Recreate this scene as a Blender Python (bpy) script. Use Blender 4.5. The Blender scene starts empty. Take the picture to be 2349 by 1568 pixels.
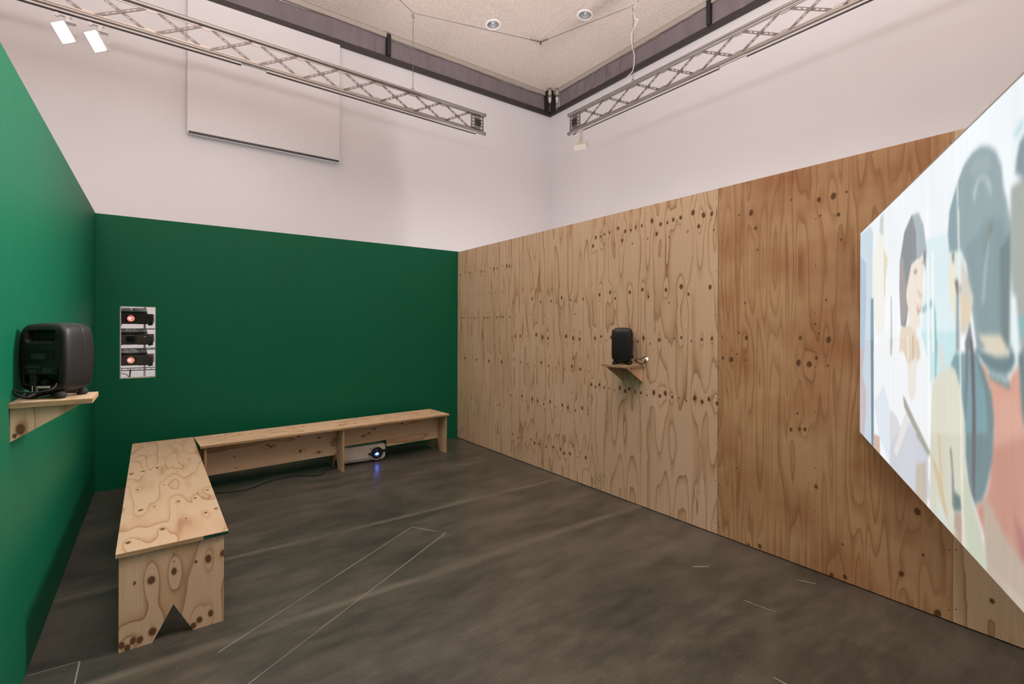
import bpy, math, random
import numpy as np
from mathutils import Matrix, Vector
from mathutils.geometry import tessellate_polygon
scene = bpy.context.scene
COL = scene.collection
PI = math.pi

# ---------------------------------------------------------------- camera
FPX = 1115.0                                   # focal length in pixels of the 2349 px wide frame
YAW = math.atan(812.5 / FPX)                   # from +Y (along the plywood wall) towards +X
ROLL = 0.003
cam = bpy.data.cameras.new('camera'); cam.sensor_width = 36.0
cam.lens = 36.0 * FPX / 2349.0
cam.shift_y = -36.0 / 2349.0
cam.clip_start = 0.05
camo = bpy.data.objects.new('camera', cam); COL.objects.link(camo)
F = Vector((math.sin(YAW), math.cos(YAW), 0)); R = Vector((math.cos(YAW), -math.sin(YAW), 0)); Z = Vector((0, 0, 1))
CR = R * math.cos(ROLL) + Z * math.sin(ROLL); CU = Z * math.cos(ROLL) - R * math.sin(ROLL)
M = Matrix((CR, CU, -F)).transposed().to_4x4(); M.translation = Vector((0, 0, 1.4405))
camo.matrix_world = M
scene.camera = camo

# ---------------------------------------------------------------- world, exposure, large unseen fill lights
scene.view_settings.view_transform = 'Standard'; scene.view_settings.look = 'None'
scene.view_settings.exposure = 0.17; scene.view_settings.gamma = 1.0
scene.view_settings.use_curve_mapping = False
w = bpy.data.worlds.new('world'); scene.world = w; w.use_nodes = True
w.node_tree.nodes['Background'].inputs[0].default_value = (0.75, 0.8, 1.0, 1)
w.node_tree.nodes['Background'].inputs[1].default_value = 0.05
def area(name, loc, aim, sx, sy, power, col=(1, 1, 1), spread=PI):
    l = bpy.data.lights.new(name, 'AREA'); l.shape = 'RECTANGLE'; l.size = sx; l.size_y = sy
    l.energy = power; l.color = col; l.spread = spread
    o = bpy.data.objects.new(name, l); COL.objects.link(o); o.location = loc
    d = Vector(aim) - Vector(loc); o.rotation_euler = d.to_track_quat('-Z', 'Y').to_euler()
    return o
WARM = (1.0, 0.955, 0.95)
area('ceiling_bounce_fill', (0.0, 0.9, 4.1), (0.0, 0.9, 9), 4.0, 4.0, 720, WARM)  # added fill out of view, bounced off the ceiling for soft ambient light
area('green_wall_fill', (4.5, 1.8, 4.15), (-0.44, 2.4, 2.3), 0.8, 1.4, 44, (1.0, 0.95, 0.92), 0.95)  # unseen fill added to brighten the green side wall
area('fill_behind_plywood', (3.75, 3.1, 0.35), (5.2, 3.1, 4.3), 4.4, 0.4, 104, (1.0, 0.955, 0.96))  # unseen stand-in low behind the sheets, lifts the outer right wall and ceiling
area('fill_behind_green_wall', (1.6, 5.78, 0.35), (1.6, 6.35, 5.0), 6.5, 0.25, 46, (1.0, 0.955, 0.96))  # added out of view behind the end wall, lifts outer back wall and ceiling
area('back_wall_fill', (-0.6, 5.85, 3.95), (-0.6, 6.7, 1.0), 4.0, 0.3, 12, (1.0, 0.94, 0.93))  # unseen strip added to brighten the outer back wall from above

# ---------------------------------------------------------------- constants of the place
XL, XR, YB = -0.437, 3.137, 5.5                # inner faces: green side wall, plywood wall, green end wall
HW = 2.405                                     # height of the built-in walls
XO, YO = 5.862, 6.865                          # white outer walls
ZC = 5.721; KC = 0.12                          # ceiling edge height, ceiling slope
FLOODW = 10.0                                  # watts of each lit floodlight
SCREENE = 0.9                                  # glow of the projected picture
# ---------------------------------------------------------------- helpers
def srgb(c):
    return tuple(((v / 255) / 12.92 if v / 255 <= 0.04045 else ((v / 255 + 0.055) / 1.055) ** 2.4) for v in c) + (1,)
class NT:
    """small wrapper to write node trees"""
    def __init__(s, name):
        s.m = bpy.data.materials.new(name); s.m.use_nodes = True; s.t = s.m.node_tree; s.n = s.t.nodes
        s.b = s.n['Principled BSDF']
    def node(s, typ, **kw):
        n = s.n.new(typ)
        for k, v in kw.items(): setattr(n, k, v)
        return n
    def put(s, sock, v):
        if hasattr(v, 'is_linked') or isinstance(v, bpy.types.NodeSocket): s.t.links.new(v, sock)
        else: sock.default_value = v
    def math(s, op, a, b=0.0, c=0.0, clamp=False):
        n = s.node('ShaderNodeMath', operation=op); n.use_clamp = clamp
        s.put(n.inputs[0], a); s.put(n.inputs[1], b)
        if len(n.inputs) > 2: s.put(n.inputs[2], c)
        return n.outputs[0]
    def mix(s, f, a, b, mode='MIX'):
        n = s.node('ShaderNodeMix', data_type='RGBA', blend_type=mode)
        s.put(n.inputs[0], f); s.put(n.inputs[6], a); s.put(n.inputs[7], b)
        return n.outputs[2]
    def ramp(s, f, stops, interp='LINEAR'):
        n = s.node('ShaderNodeValToRGB'); n.color_ramp.interpolation = interp
        e = n.color_ramp.elements
        while len(e) < len(stops): e.new(0.5)
        for i, (p, c) in enumerate(stops):
            e[i].position = p; e[i].color = c if len(c) == 4 else tuple(c) + (1,)
        s.put(n.inputs[0], f); return n.outputs[0]
    def coords(s, scale=(1, 1, 1), kind='Object'):
        tc = s.node('ShaderNodeTexCoord'); mp = s.node('ShaderNodeMapping')
        s.t.links.new(tc.outputs[kind], mp.inputs[0]); mp.inputs[3].default_value = scale
        return mp.outputs[0]
    def noise(s, vec, scale=1.0, detail=2.0, rough=0.5):
        n = s.node('ShaderNodeTexNoise'); s.t.links.new(vec, n.inputs['Vector'])
        n.inputs['Scale'].default_value = scale; n.inputs['Detail'].default_value = detail
        n.inputs['Roughness'].default_value = rough
        return n.outputs[0]
    def bump(s, h, strength=0.2, dist=0.01):
        n = s.node('ShaderNodeBump'); n.inputs['Strength'].default_value = strength
        n.inputs['Distance'].default_value = dist; s.put(n.inputs['Height'], h)
        s.t.links.new(n.outputs[0], s.b.inputs['Normal'])
    def out(s, col, rough=0.5, metal=0.0, spec=0.5, emit=None, estr=0.0):
        s.put(s.b.inputs['Base Color'], col); s.put(s.b.inputs['Roughness'], rough)
        s.b.inputs['Metallic'].default_value = metal; s.b.inputs['Specular IOR Level'].default_value = spec
        if emit is not None: s.put(s.b.inputs['Emission Color'], emit); s.b.inputs['Emission Strength'].default_value = estr
        return s.m
def g3(v): return (v, v, v, 1)
def flat(name, col, rough=0.5, metal=0.0, spec=0.5, var=0.06, vscale=12.0, emit=None, estr=0.0):
    k = NT(name); c = srgb(col)
    n = k.noise(k.coords(), vscale, 3.0)
    return k.out(k.mix(k.math('MULTIPLY', n, var * 2), c, (c[0] * 0.6, c[1] * 0.6, c[2] * 0.6, 1)), rough, metal, spec, emit, estr)

class MB:
    """collects geometry for ONE mesh object"""
    def __init__(s): s.v = []; s.f = []; s.m = []; s.sm = []
    def add(s, vs, fs, mat=0, smooth=False):
        o = len(s.v); s.v += [tuple(p) for p in vs]
        s.f += [tuple(i + o for i in f) for f in fs]; s.m += [mat] * len(fs); s.sm += [smooth] * len(fs); return s
    def box(s, lo, hi, mat=0, T=None):
        x0, y0, z0 = lo; x1, y1, z1 = hi
        vs = [Vector(p) for p in [(x0, y0, z0), (x1, y0, z0), (x1, y1, z0), (x0, y1, z0), (x0, y0, z1), (x1, y0, z1), (x1, y1, z1), (x0, y1, z1)]]
        if T is not None: vs = [T @ p for p in vs]
        return s.add(vs, [(0, 3, 2, 1), (4, 5, 6, 7), (0, 1, 5, 4), (1, 2, 6, 5), (2, 3, 7, 6), (3, 0, 4, 7)], mat)
    def cyl(s, p0, p1, r, n=16, mat=0, r1=None, caps=True, smooth=True):
        p0 = Vector(p0); p1 = Vector(p1); d = (p1 - p0).normalized(); r1 = r if r1 is None else r1
        a = d.orthogonal().normalized(); b = d.cross(a)
        vs = []
        for p, q in ((p0, r), (p1, r1)):
            for i in range(n):
                t = 2 * PI * i / n; vs.append(p + a * (q * math.cos(t)) + b * (q * math.sin(t)))
        fs = [(i, (i + 1) % n, n + (i + 1) % n, n + i) for i in range(n)]
        s.add(vs, fs, mat, smooth)
        if caps: s.add(vs[:n], [tuple(reversed(range(n)))], mat); s.add(vs[n:], [tuple(range(n))], mat)
        return s
    def tube(s, pts, r, n=8, mat=0):
        pts = [Vector(p) for p in pts]; rings = []
        up = Vector((0.13, 0.21, 0.97)); vs = []
        for i, p in enumerate(pts):
            d = (pts[min(i + 1, len(pts) - 1)] - pts[max(i - 1, 0)]).normalized()
            a = d.cross(up)
            if a.length < 0.05: a = d.cross(Vector((1, 0, 0)))
            a.normalize(); b = d.cross(a)
            vs += [p + a * (r * math.cos(2 * PI * k / n)) + b * (r * math.sin(2 * PI * k / n)) for k in range(n)]
        fs = []
        for i in range(len(pts) - 1):
            for k in range(n):
                k2 = (k + 1) % n; fs.append((i * n + k, i * n + k2, (i + 1) * n + k2, (i + 1) * n + k))
        fs.append(tuple(range(n))); fs.append(tuple(reversed(range((len(pts) - 1) * n, len(pts) * n))))
        return s.add(vs, fs, mat, True)
    def lathe(s, prof, o=(0, 0, 0), ax=(0, 0, 1), n=32, mat=0, smooth=True):
        o = Vector(o); d = Vector(ax).normalized(); a = d.orthogonal().normalized(); b = d.cross(a); vs = []
        for (r, h) in prof:
            for i in range(n):
                t = 2 * PI * i / n; vs.append(o + d * h + a * (r * math.cos(t)) + b * (r * math.sin(t)))
        fs = [(j * n + i, j * n + (i + 1) % n, (j + 1) * n + (i + 1) % n, (j + 1) * n + i) for j in range(len(prof) - 1) for i in range(n)]
        return s.add(vs, fs, mat, smooth)
    def prism(s, poly, h0, h1, T=None, mat=0):
        """poly in local xy, extruded in local z from h0 to h1"""
        n = len(poly)
        vs = [Vector((x, y, h0)) for x, y in poly] + [Vector((x, y, h1)) for x, y in poly]
        if T is not None: vs = [T @ p for p in vs]
        tri = tessellate_polygon([[Vector((x, y, 0)) for x, y in poly]])
        fs = [tuple(t) for t in tri] + [tuple(i + n for i in reversed(t)) for t in tri]
        fs += [(i, (i + 1) % n, (i + 1) % n + n, i + n) for i in range(n)]
        return s.add(vs, fs, mat)
    def build(s, name, mats, parent=None, loc=None, rot=None, mw=None, bevel=0.0, fix=True):
        me = bpy.data.meshes.new(name); me.from_pydata(s.v, [], s.f)
        for m in (mats if isinstance(mats, (list, tuple)) else [mats]): me.materials.append(m)
        me.polygons.foreach_set('material_index', s.m); me.polygons.foreach_set('use_smooth', s.sm)
        if fix:
            import bmesh
            bm = bmesh.new(); bm.from_mesh(me); bmesh.ops.recalc_face_normals(bm, faces=bm.faces); bm.to_mesh(me); bm.free()
        me.update()
        o = bpy.data.objects.new(name, me); COL.objects.link(o)
        if parent: o.parent = parent
        if mw is not None: o.matrix_basis = mw
        if loc is not None: o.location = loc
        if rot is not None: o.rotation_euler = rot
        if bevel:
            b = o.modifiers.new('bevel', 'BEVEL'); b.width = bevel; b.segments = 2; b.limit_method = 'ANGLE'; b.angle_limit = 0.7
        return o
def thing(name, label, cat, loc=(0, 0, 0), rotz=0.0, group=None, mw=None):
    o = bpy.data.objects.new(name, None); COL.objects.link(o); o.empty_display_size = 0.1
    o.location = loc; o.rotation_euler = (0, 0, rotz)
    if mw is not None: o.matrix_basis = mw
    return tag(o, label, cat, group)
def tag(o, label, cat, group=None):
    o['label'] = label; o['category'] = cat
    if group: o['group'] = group
    return o
def struct(o): o['kind'] = 'structure'; return o
def dup(root, loc=None, rotz=None, label=None):
    r = root.copy(); COL.objects.link(r)
    if loc is not None: r.location = loc
    if rotz is not None: r.rotation_euler = (0, 0, rotz)
    if label: r['label'] = label
    for ch in list(root.children):
        c = ch.copy(); COL.objects.link(c); c.parent = r
        for gch in list(ch.children):
            d = gch.copy(); COL.objects.link(d); d.parent = c
    return r
def frame(o, x, y, z):
    m = Matrix((Vector(x), Vector(y), Vector(z))).transposed().to_4x4(); m.translation = Vector(o); return m
def text_mesh(body, size, name, mat, parent, mw, extrude=0.0004, squash=1.0):
    cu = bpy.data.curves.new('t', 'FONT'); cu.body = body; cu.size = size; cu.extrude = extrude; cu.space_character = 1.05
    to = bpy.data.objects.new('t', cu); COL.objects.link(to)
    dg = bpy.context.evaluated_depsgraph_get(); dg.update()
    me = bpy.data.meshes.new_from_object(to.evaluated_get(dg)); me.name = name
    for v in me.vertices: v.co.x *= squash
    bpy.data.objects.remove(to); bpy.data.curves.remove(cu)
    me.materials.clear(); me.materials.append(mat)
    o = bpy.data.objects.new(name, me); COL.objects.link(o); o.parent = parent; o.matrix_basis = mw; return o

# value noise
def vnoise(x, y, seed, px=0):
    rs = np.random.RandomState(seed); tab = rs.rand(256, 256)
    xi = np.floor(x).astype(int); yi = np.floor(y).astype(int); fx = x - xi; fy = y - yi
    fx = fx * fx * (3 - 2 * fx); fy = fy * fy * (3 - 2 * fy)
    def q(i, j):
        if px: i = np.mod(i, px)
        return tab[np.mod(i, 256), np.mod(j, 256)]
    return (q(xi, yi) * (1 - fx) + q(xi + 1, yi) * fx) * (1 - fy) + (q(xi, yi + 1) * (1 - fx) + q(xi + 1, yi + 1) * fx) * fy

# ---------------------------------------------------------------- plywood
KS = {'t': (.003, .004), 's': (.0056, .0086), 'd': (.0086, .0124), 'M': (.011, .0156), 'L': (.0135, .019)}
def ply_fields(u, v, knots, seed, lx=0.10, lz=0.8, amp=3.0, per=0):
    n = per if per else 0
    f = amp * vnoise(u / lx, v / lz + 0.25 * vnoise(u / 0.3, v / 0.6, seed + 5), seed, n)
    f += amp * 0.55 * vnoise(u / (lx * 0.47), v / (lz * 0.6), seed + 1, n * 2 if n else 0)
    f += amp * 0.045 * vnoise(u / (lx * 0.2), v / (lz * 0.16), seed + 2)
    f += 0.05 * vnoise(u / 0.012, v / 0.05, seed + 4)
    kn = np.full(u.shape, 3.0)
    for (a, b, c) in knots:
        rx, rz = KS[c]; dx = u - a; dz = v - b
        if c in 'dML': f = f + (rx / 0.0115) * 0.9 * np.exp(-(dx / (rx * 2.2)) ** 2 - (dz / (rz * 5)) ** 2)
        wob = 1 + 0.07 * np.sin(2 * np.arctan2(dz / rz, dx / rx) + a * 40)
        kn = np.minimum(kn, np.sqrt((dx / rx) ** 2 + (dz / rz) ** 2) * wob)
    return f, kn
def ply_sheet(name, W, H, t, mats, parent, mw, knots=(), seed=1, du=0.012, dv=0.012, bottom=None, breaks=(), extra=None, **kw):
    """sheet in local x (across the grain), y (along the grain), z (thickness, face at z = t)"""
    us = sorted(set([round(x, 5) for x in np.linspace(0, W, max(2, int(W / du) + 1))] + [round(b, 5) for b in breaks]))
    us = np.array(us); nv = max(2, int(H / dv) + 1)
    b = np.array([bottom(x) if bottom else 0.0 for x in us])
    fr = np.linspace(0, 1, nv)
    U = np.repeat(us[:, None], nv, 1); V = b[:, None] + (H - b)[:, None] * fr[None, :]
    f, kn = ply_fields(U, V, knots, seed, **kw)
    nu = len(us); N = nu * nv
    vs = np.zeros((2 * N, 3)); vs[:N, 0] = U.ravel(); vs[:N, 1] = V.ravel(); vs[:N, 2] = t
    vs[N:, 0] = U.ravel(); vs[N:, 1] = V.ravel()
    i, j = np.meshgrid(np.arange(nu - 1), np.arange(nv - 1), indexing='ij'); a = (i * nv + j).ravel()
    top = np.stack([a, a + nv, a + nv + 1, a + 1], 1); bot = np.stack([a, a + 1, a + nv + 1, a + nv], 1) + N
    ring = [k * nv for k in range(nu)] + [(nu - 1) * nv + k for k in range(1, nv)] + [k * nv + nv - 1 for k in range(nu - 2, -1, -1)] + [k for k in range(nv - 2, 0, -1)]
    rim = [(ring[k], ring[k] + N, ring[(k + 1) % len(ring)] + N, ring[(k + 1) % len(ring)]) for k in range(len(ring))]
    faces = top.tolist() + bot.tolist() + rim
    mi = [0] * (2 * len(top)) + [1] * len(rim)
    vl = vs.tolist()
    if extra:                                  # extra flat marks on the face: list of (verts, faces, material index)
        for (ev, ef, em) in extra:
            o = len(vl); vl += ev; faces += [tuple(q + o for q in fc) for fc in ef]; mi += [em] * len(ef)
    me = bpy.data.meshes.new(name); me.from_pydata(vl, [], faces)
    for m in mats: me.materials.append(m)
    me.polygons.foreach_set('material_index', mi)
    pad = len(vl) - 2 * N
    A = me.attributes.new('ph', 'FLOAT', 'POINT'); A.data.foreach_set('value', np.concatenate([f.ravel(), f.ravel(), np.zeros(pad)]).astype(np.float32))
    A = me.attributes.new('kn', 'FLOAT', 'POINT'); A.data.foreach_set('value', np.concatenate([kn.ravel(), kn.ravel(), np.full(pad, 3.0)]).astype(np.float32))
    me.update()
    o = bpy.data.objects.new(name, me); COL.objects.link(o)
    if parent: o.parent = parent
    o.matrix_basis = mw
    return o
def rknots(W, H, n, seed, kinds='sddM', margin=0.02):
    r = random.Random(seed)
    return [(r.uniform(margin, W - margin), r.uniform(margin, H - margin), r.choice(kinds)) for _ in range(n)]

def wood_mat(name, light, mid, dark, fine=0.10, tint=None, soft=False):
    k = NT(name)
    at = k.node('ShaderNodeAttribute', attribute_name='ph'); f = k.math('FRACT', at.outputs['Fac'])
    L, Mi, D = srgb(light), srgb(mid), srgb(dark)
    if soft: base = k.ramp(f, [(0, L), (0.35, L), (0.7, Mi), (0.86, D), (1.0, L)], 'EASE')
    else: base = k.ramp(f, [(0, L), (0.60, L), (0.86, Mi), (0.94, D), (0.975, D), (1.0, L)])
    inten = k.noise(k.coords((3, 0.8, 3)), 1.6, 3.0)
    base = k.mix(k.ramp(inten, [(0.30, g3(1.0)), (0.70, g3(0.35))]), L, base)
    fg = k.noise(k.coords((260, 5, 30)), 1.0, 3.0, 0.6)
    base = k.mix(1.0, base, k.ramp(fg, [(0.3, g3(1 - fine)), (0.7, g3(1 + fine * 0.4))]), 'MULTIPLY')
    lg = k.noise(k.coords((1.5, 0.9, 1.5)), 1.0, 2.0)
    base = k.mix(1.0, base, k.ramp(lg, [(0.3, (0.93, 0.91, 0.88)), (0.7, (1.05, 1.05, 1.05))]), 'MULTIPLY')
    if tint:                                   # patches where the veneer itself is redder
        tn = k.noise(k.coords((1.2, 1.4, 1)), 1.7, 3.0)
        base = k.mix(k.ramp(tn, [(0.42, g3(0)), (0.68, g3(0.75))]), base, k.mix(1.0, base, srgb(tint), 'MULTIPLY'))
    kn = k.node('ShaderNodeAttribute', attribute_name='kn').outputs['Fac']
    kd = k.math('DIVIDE', kn, 3.0)
    kcol = k.ramp(kd, [(0.0, srgb((92, 62, 38))), (0.15, srgb((112, 76, 46))), (0.25, srgb((84, 56, 34))), (0.35, srgb((150, 112, 76))), (0.5, Mi)])
    kf = k.ramp(kd, [(0.0, g3(1)), (0.31, g3(0.95)), (0.38, g3(0.45)), (0.58, g3(0))])
    base = k.mix(kf, base, kcol)
    r = k.math('ADD', 0.48, k.math('MULTIPLY', fg, 0.16))
    k.bump(fg, 0.08, 0.002)
    return k.out(base, r, 0, 0.35)
def edge_mat(name, thick):
    k = NT(name); sp = k.node('ShaderNodeSeparateXYZ'); tc = k.node('ShaderNodeTexCoord'); k.t.links.new(tc.outputs['Object'], sp.inputs[0])
    n = k.noise(k.coords((8, 8, 60)), 1.0, 2.0)
    z = k.math('FRACT', k.math('MULTIPLY', k.math('DIVIDE', sp.outputs[2], thick), 3.5))
    c = k.ramp(z, [(0.0, srgb((206, 178, 142))), (0.42, srgb((198, 166, 128))), (0.5, srgb((120, 92, 62))), (0.56, srgb((158, 126, 92))), (0.95, srgb((150, 118, 84))), (1.0, srgb((206, 178, 142)))])
    c = k.mix(k.ramp(n, [(0.45, g3(0)), (0.7, g3(0.4))]), c, srgb((120, 92, 64)))
    return k.out(c, 0.7, 0, 0.2)
# ---------------------------------------------------------------- materials
PINE = wood_mat('pine_plywood', (222, 194, 164), (200, 162, 124), (164, 120, 80))
PINE_B = wood_mat('pine_plywood_bench', (202, 178, 150), (188, 154, 120), (162, 122, 87), 0.06)
MER = wood_mat('reddish_plywood', (202, 164, 124), (184, 144, 104), (164, 123, 86), 0.12, tint=(216, 178, 160), soft=True)
EDGE = edge_mat('plywood_edge', 0.018)
def paint(name, col, rough, var, bs=0.05, spec=0.5):
    k = NT(name); c = srgb(col)
    n = k.noise(k.coords((1, 1, 0.5)), 1.4, 4.0); m = k.noise(k.coords((55, 55, 6)), 1.0, 3.0)
    base = k.mix(k.ramp(n, [(0.35, g3(0)), (0.7, g3(var))]), c, (c[0] * 0.8, c[1] * 0.8, c[2] * 0.8, 1))
    k.bump(m, bs, 0.004)
    return k.out(base, k.math('ADD', rough - 0.05, k.math('MULTIPLY', m, 0.12)), 0, spec)
GREEN = paint('green_paint', (0, 98, 68), 0.52, 0.3, 0.10, 0.27)
WHITE = paint('white_wall_paint', (217, 213, 214), 0.75, 0.12, 0.02, 0.2)
DARKM = flat('dark_grey_steel', (62, 56, 56), 0.5, 0.2)
BLACK = flat('black_column_paint', (34, 33, 33), 0.6)
GAP = flat('shadow_gap_timber', (40, 38, 34), 0.9)  # dark colour paints in the shade of the gap under the sheets
def ceiling_mat():
    k = NT('stippled_ceiling'); c = k.coords(); n = k.noise(c, 45, 3.0, 0.7); l = k.noise(c, 0.5, 2.0)
    base = k.mix(k.ramp(n, [(0.35, g3(0)), (0.6, g3(1))]), srgb((204, 188, 178)), srgb((224, 209, 199)))
    base = k.mix(k.math('MULTIPLY', l, 0.15), base, srgb((190, 176, 164)))
    k.bump(n, 0.5, 0.02); return k.out(base, 0.9, 0, 0.1)
CEIL = ceiling_mat()
def fabric_mat():
    k = NT('grey_blackout_cloth'); n = k.noise(k.coords((8, 8, 1.5)), 1.0, 3.0); wv = k.noise(k.coords((400, 400, 400)), 1.0, 1.0)
    base = k.mix(n, srgb((136, 124, 127)), srgb((108, 98, 102))); k.bump(wv, 0.1, 0.001)
    return k.out(base, 0.6, 0, 0.3)
FABRIC = fabric_mat()
def floor_mat():
    k = NT('polished_concrete'); co = k.coords(); sp = k.node('ShaderNodeSeparateXYZ'); tc = k.node('ShaderNodeTexCoord')
    k.t.links.new(tc.outputs['Object'], sp.inputs[0]); X, Y = sp.outputs[0], sp.outputs[1]
    big = k.noise(k.coords((0.8, 1.4, 1)), 1.5, 6.0, 0.62); med = k.noise(k.coords((2.2, 6.0, 1)), 1.5, 7.0, 0.68)
    fin = k.noise(k.coords((14, 60, 1)), 1.0, 3.0, 0.6); spk = k.noise(co, 95, 1.0)
    base = k.ramp(k.math('ADD', k.math('MULTIPLY', big, 0.55), k.math('MULTIPLY', med, 0.45)),
                  [(0.34, srgb((53, 54, 49))), (0.47, srgb((72, 70, 64))), (0.62, srgb((94, 90, 83)))])
    base = k.mix(1.0, base, k.ramp(fin, [(0.3, g3(0.9)), (0.7, g3(1.1))]), 'MULTIPLY')
    for (y0, wd, st, seed) in ((3.455, 0.035, 0.85, 1.0), (2.555, 0.05, 0.95, 2.0), (4.40, 0.015, 0.5, 3.0), (4.80, 0.03, 0.3, 5.0), (1.95, 0.09, 0.25, 7.0), (3.02, 0.12, 0.2, 9.0)):
        wob = k.math('MULTIPLY', k.math('SUBTRACT', k.noise(k.coords((0.9, 0, 0)), 1.0 + seed * 0.13, 2.0), 0.5), 0.05)
        d = k.math('ABSOLUTE', k.math('SUBTRACT', k.math('ADD', Y, wob), y0))
        m = k.math('SUBTRACT', 1.0, k.math('DIVIDE', d, wd), 0, True)
        m = k.math('MULTIPLY', m, k.ramp(k.noise(k.coords((1.1, 4, 0)), 1.0 + seed, 3.0), [(0.3, g3(0.25)), (0.6, g3(1))]))
        base = k.mix(k.math('MULTIPLY', m, st), base, srgb((112, 107, 98)))
    base = k.mix(k.ramp(spk, [(0.74, g3(0)), (0.79, g3(0.6))]), base, srgb((170, 160, 148)))
    r = k.math('ADD', 0.22, k.math('MULTIPLY', med, 0.22))
    k.bump(fin, 0.03, 0.003)
    return k.out(base, r, 0, 0.42)
FLOOR = floor_mat()
CHALK = flat('chalk_line', (150, 146, 138), 0.9, var=0.3, vscale=60)
ALU = flat('brushed_aluminium', (158, 153, 150), 0.35, 0.7)
ALU2 = flat('zinc_strip', (128, 121, 119), 0.45, 0.5)
ALUD = flat('dark_track_slot', (48, 46, 50), 0.5)
STEEL = flat('steel_wire', (120, 112, 106), 0.4, 0.6)
LAMPW = flat('white_lamp_housing', (225, 224, 226), 0.45)
GREYL = flat('cream_lamp_housing', (214, 206, 196), 0.5)
def emis(name, col, s): return flat(name, col, 0.5, emit=srgb(col), estr=s)
LAMPE = emis('lamp_diffuser', (245, 247, 255), 14.0)
SPK = flat('charcoal_cast_aluminium', (23, 23, 22), 0.5, 0.0, 0.4, 0.05)
SPKD = flat('black_plastic', (24, 24, 24), 0.45, 0.0, 0.4)
SPKT = flat('grey_green_print', (76, 92, 84), 0.6)
RUB = flat('black_rubber', (30, 29, 28), 0.75)
TAGW = flat('pale_tag', (196, 200, 190), 0.6)
PWH = flat('white_projector_plastic', (212, 204, 198), 0.4)
PGR = flat('grey_projector_plastic', (150, 144, 140), 0.5)
PDK = flat('brown_black_projector_shell', (66, 60, 57), 0.45)
PDK2 = flat('darker_projector_panel', (44, 40, 38), 0.5)
ORA = flat('orange_badge', (232, 104, 52), 0.5)
REDB = flat('red_badge_mark', (190, 40, 30), 0.5)
TRAY = flat('clear_tray_plastic', (150, 160, 164), 0.25, 0, 0.6)
SLIDE = flat('slide_mount', (244, 240, 234), 0.5)
CYAN = flat('cyan_tray_tab', (140, 190, 196), 0.4)
INK = flat('pencil_mark', (58, 48, 36), 0.8)
GLASSK = flat('black_lens_glass', (10, 10, 14), 0.08, 0, 0.8)
# ================================================================ THE SETTING
def outer_shell():
    m = MB(); m.box((-6.2, -5.2, -0.12), (6.1, 7.1, 0)); o = struct(m.build('floor', FLOOR))
    # chalk outlines drawn on the concrete
    def line(a, b, w, seed):
        r = random.Random(seed); a = Vector(a + (0.0006,)); b = Vector(b + (0.0006,)); d = (b - a); L = d.length; d.normalize(); n = Vector((-d.y, d.x, 0))
        k = MB(); t = 0
        while t < L:
            s = min(L, t + r.uniform(0.12, 0.5)); h = w * r.uniform(0.45, 1.1) / 2
            k.add([a + d * t - n * h, a + d * s - n * h, a + d * s + n * h, a + d * t + n * h], [(0, 1, 2, 3)])
            t = s + (r.uniform(0.002, 0.012) if r.random() < 0.4 else 0)
        return k.build('chalk_line', CHALK, o)
    line((1.477, 3.238), (0.218, 2.491), 0.006, 1); line((1.623, 3.006), (0.298, 2.201), 0.006, 2); line((1.477, 3.238), (1.623, 3.006), 0.009, 3)
    line((-0.43, 2.783), (-0.267, 2.772), 0.007, 4); line((-0.267, 2.772), (-0.265, 2.2), 0.006, 5)
    line((0.298, 2.201), (-0.3, 1.84), 0.006, 6)
    for q, (a, b_) in enumerate((((2.6, 1.72), (2.68, 1.66)), ((2.95, 1.28), (2.99, 1.20)), ((2.5, 1.35), (2.53, 1.2)), ((2.42, 4.55), (2.62, 4.35)), ((2.9, 4.6), (2.82, 4.45)), ((2.05, .98), (2.06, .86)))): line(a, b_, 0.010 if q < 3 else 0.006, 20 + q)
    # white outer walls
    m = MB(); m.box((-6.1, YO, 0), (XO + 0.2, YO + 0.2, ZC)); struct(m.build('wall_outer_back', WHITE))
    m = MB(); m.box((XO, -5.1, 0), (XO + 0.2, YO, ZC)); struct(m.build('wall_outer_right', WHITE))
    m = MB(); m.box((-6.1, -5.1, 0), (-5.9, YO, ZC)); struct(m.build('wall_outer_left', WHITE))
    m = MB(); m.box((-6.1, -5.2, 0), (XO + 0.2, -5.0, ZC)); struct(m.build('wall_outer_front', WHITE))
    # hipped ceiling with the two round openings for the downlights
    m = MB()
    def zc(x, y): return ZC + KC * min(YO - y, XO - x)
    def hole(cx, cy, r): return [Vector((cx + r * math.cos(2 * PI * i / 32), cy + r * math.sin(2 * PI * i / 32), 0)) for i in range(32)]
    T = 6.0                                             # how far in the slope runs
    ax = Vector((XO - T, YO - T, 0))
    outerA = [Vector((XO, YO, 0)), Vector((-6.1, YO, 0)), Vector((-6.1, YO - T, 0)), ax]
    outerB = [Vector((XO, YO, 0)), ax, Vector((XO - T, -5.1, 0)), Vector((XO, -5.1, 0))]
    outerC = [ax, Vector((-6.1, YO - T, 0)), Vector((-6.1, -5.1, 0)), Vector((XO - T, -5.1, 0))]
    for outer, hs in ((outerA, [hole(3.944, 5.904, 0.085)]), (outerB, [hole(4.873, 4.956, 0.085)]), (outerC, [])):
        loops = [outer] + hs; allv = [v for l in loops for v in l]
        fs = tessellate_polygon(loops)
        z = lambda v: ZC + KC * (min(T, YO - v.y) if outer is outerA else (min(T, XO - v.x) if outer is outerB else T))
        m.add([(v.x, v.y, z(v)) for v in allv], [tuple(f) for f in fs])
    struct(m.build('ceiling', CEIL, fix=False))
outer_shell()

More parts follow.
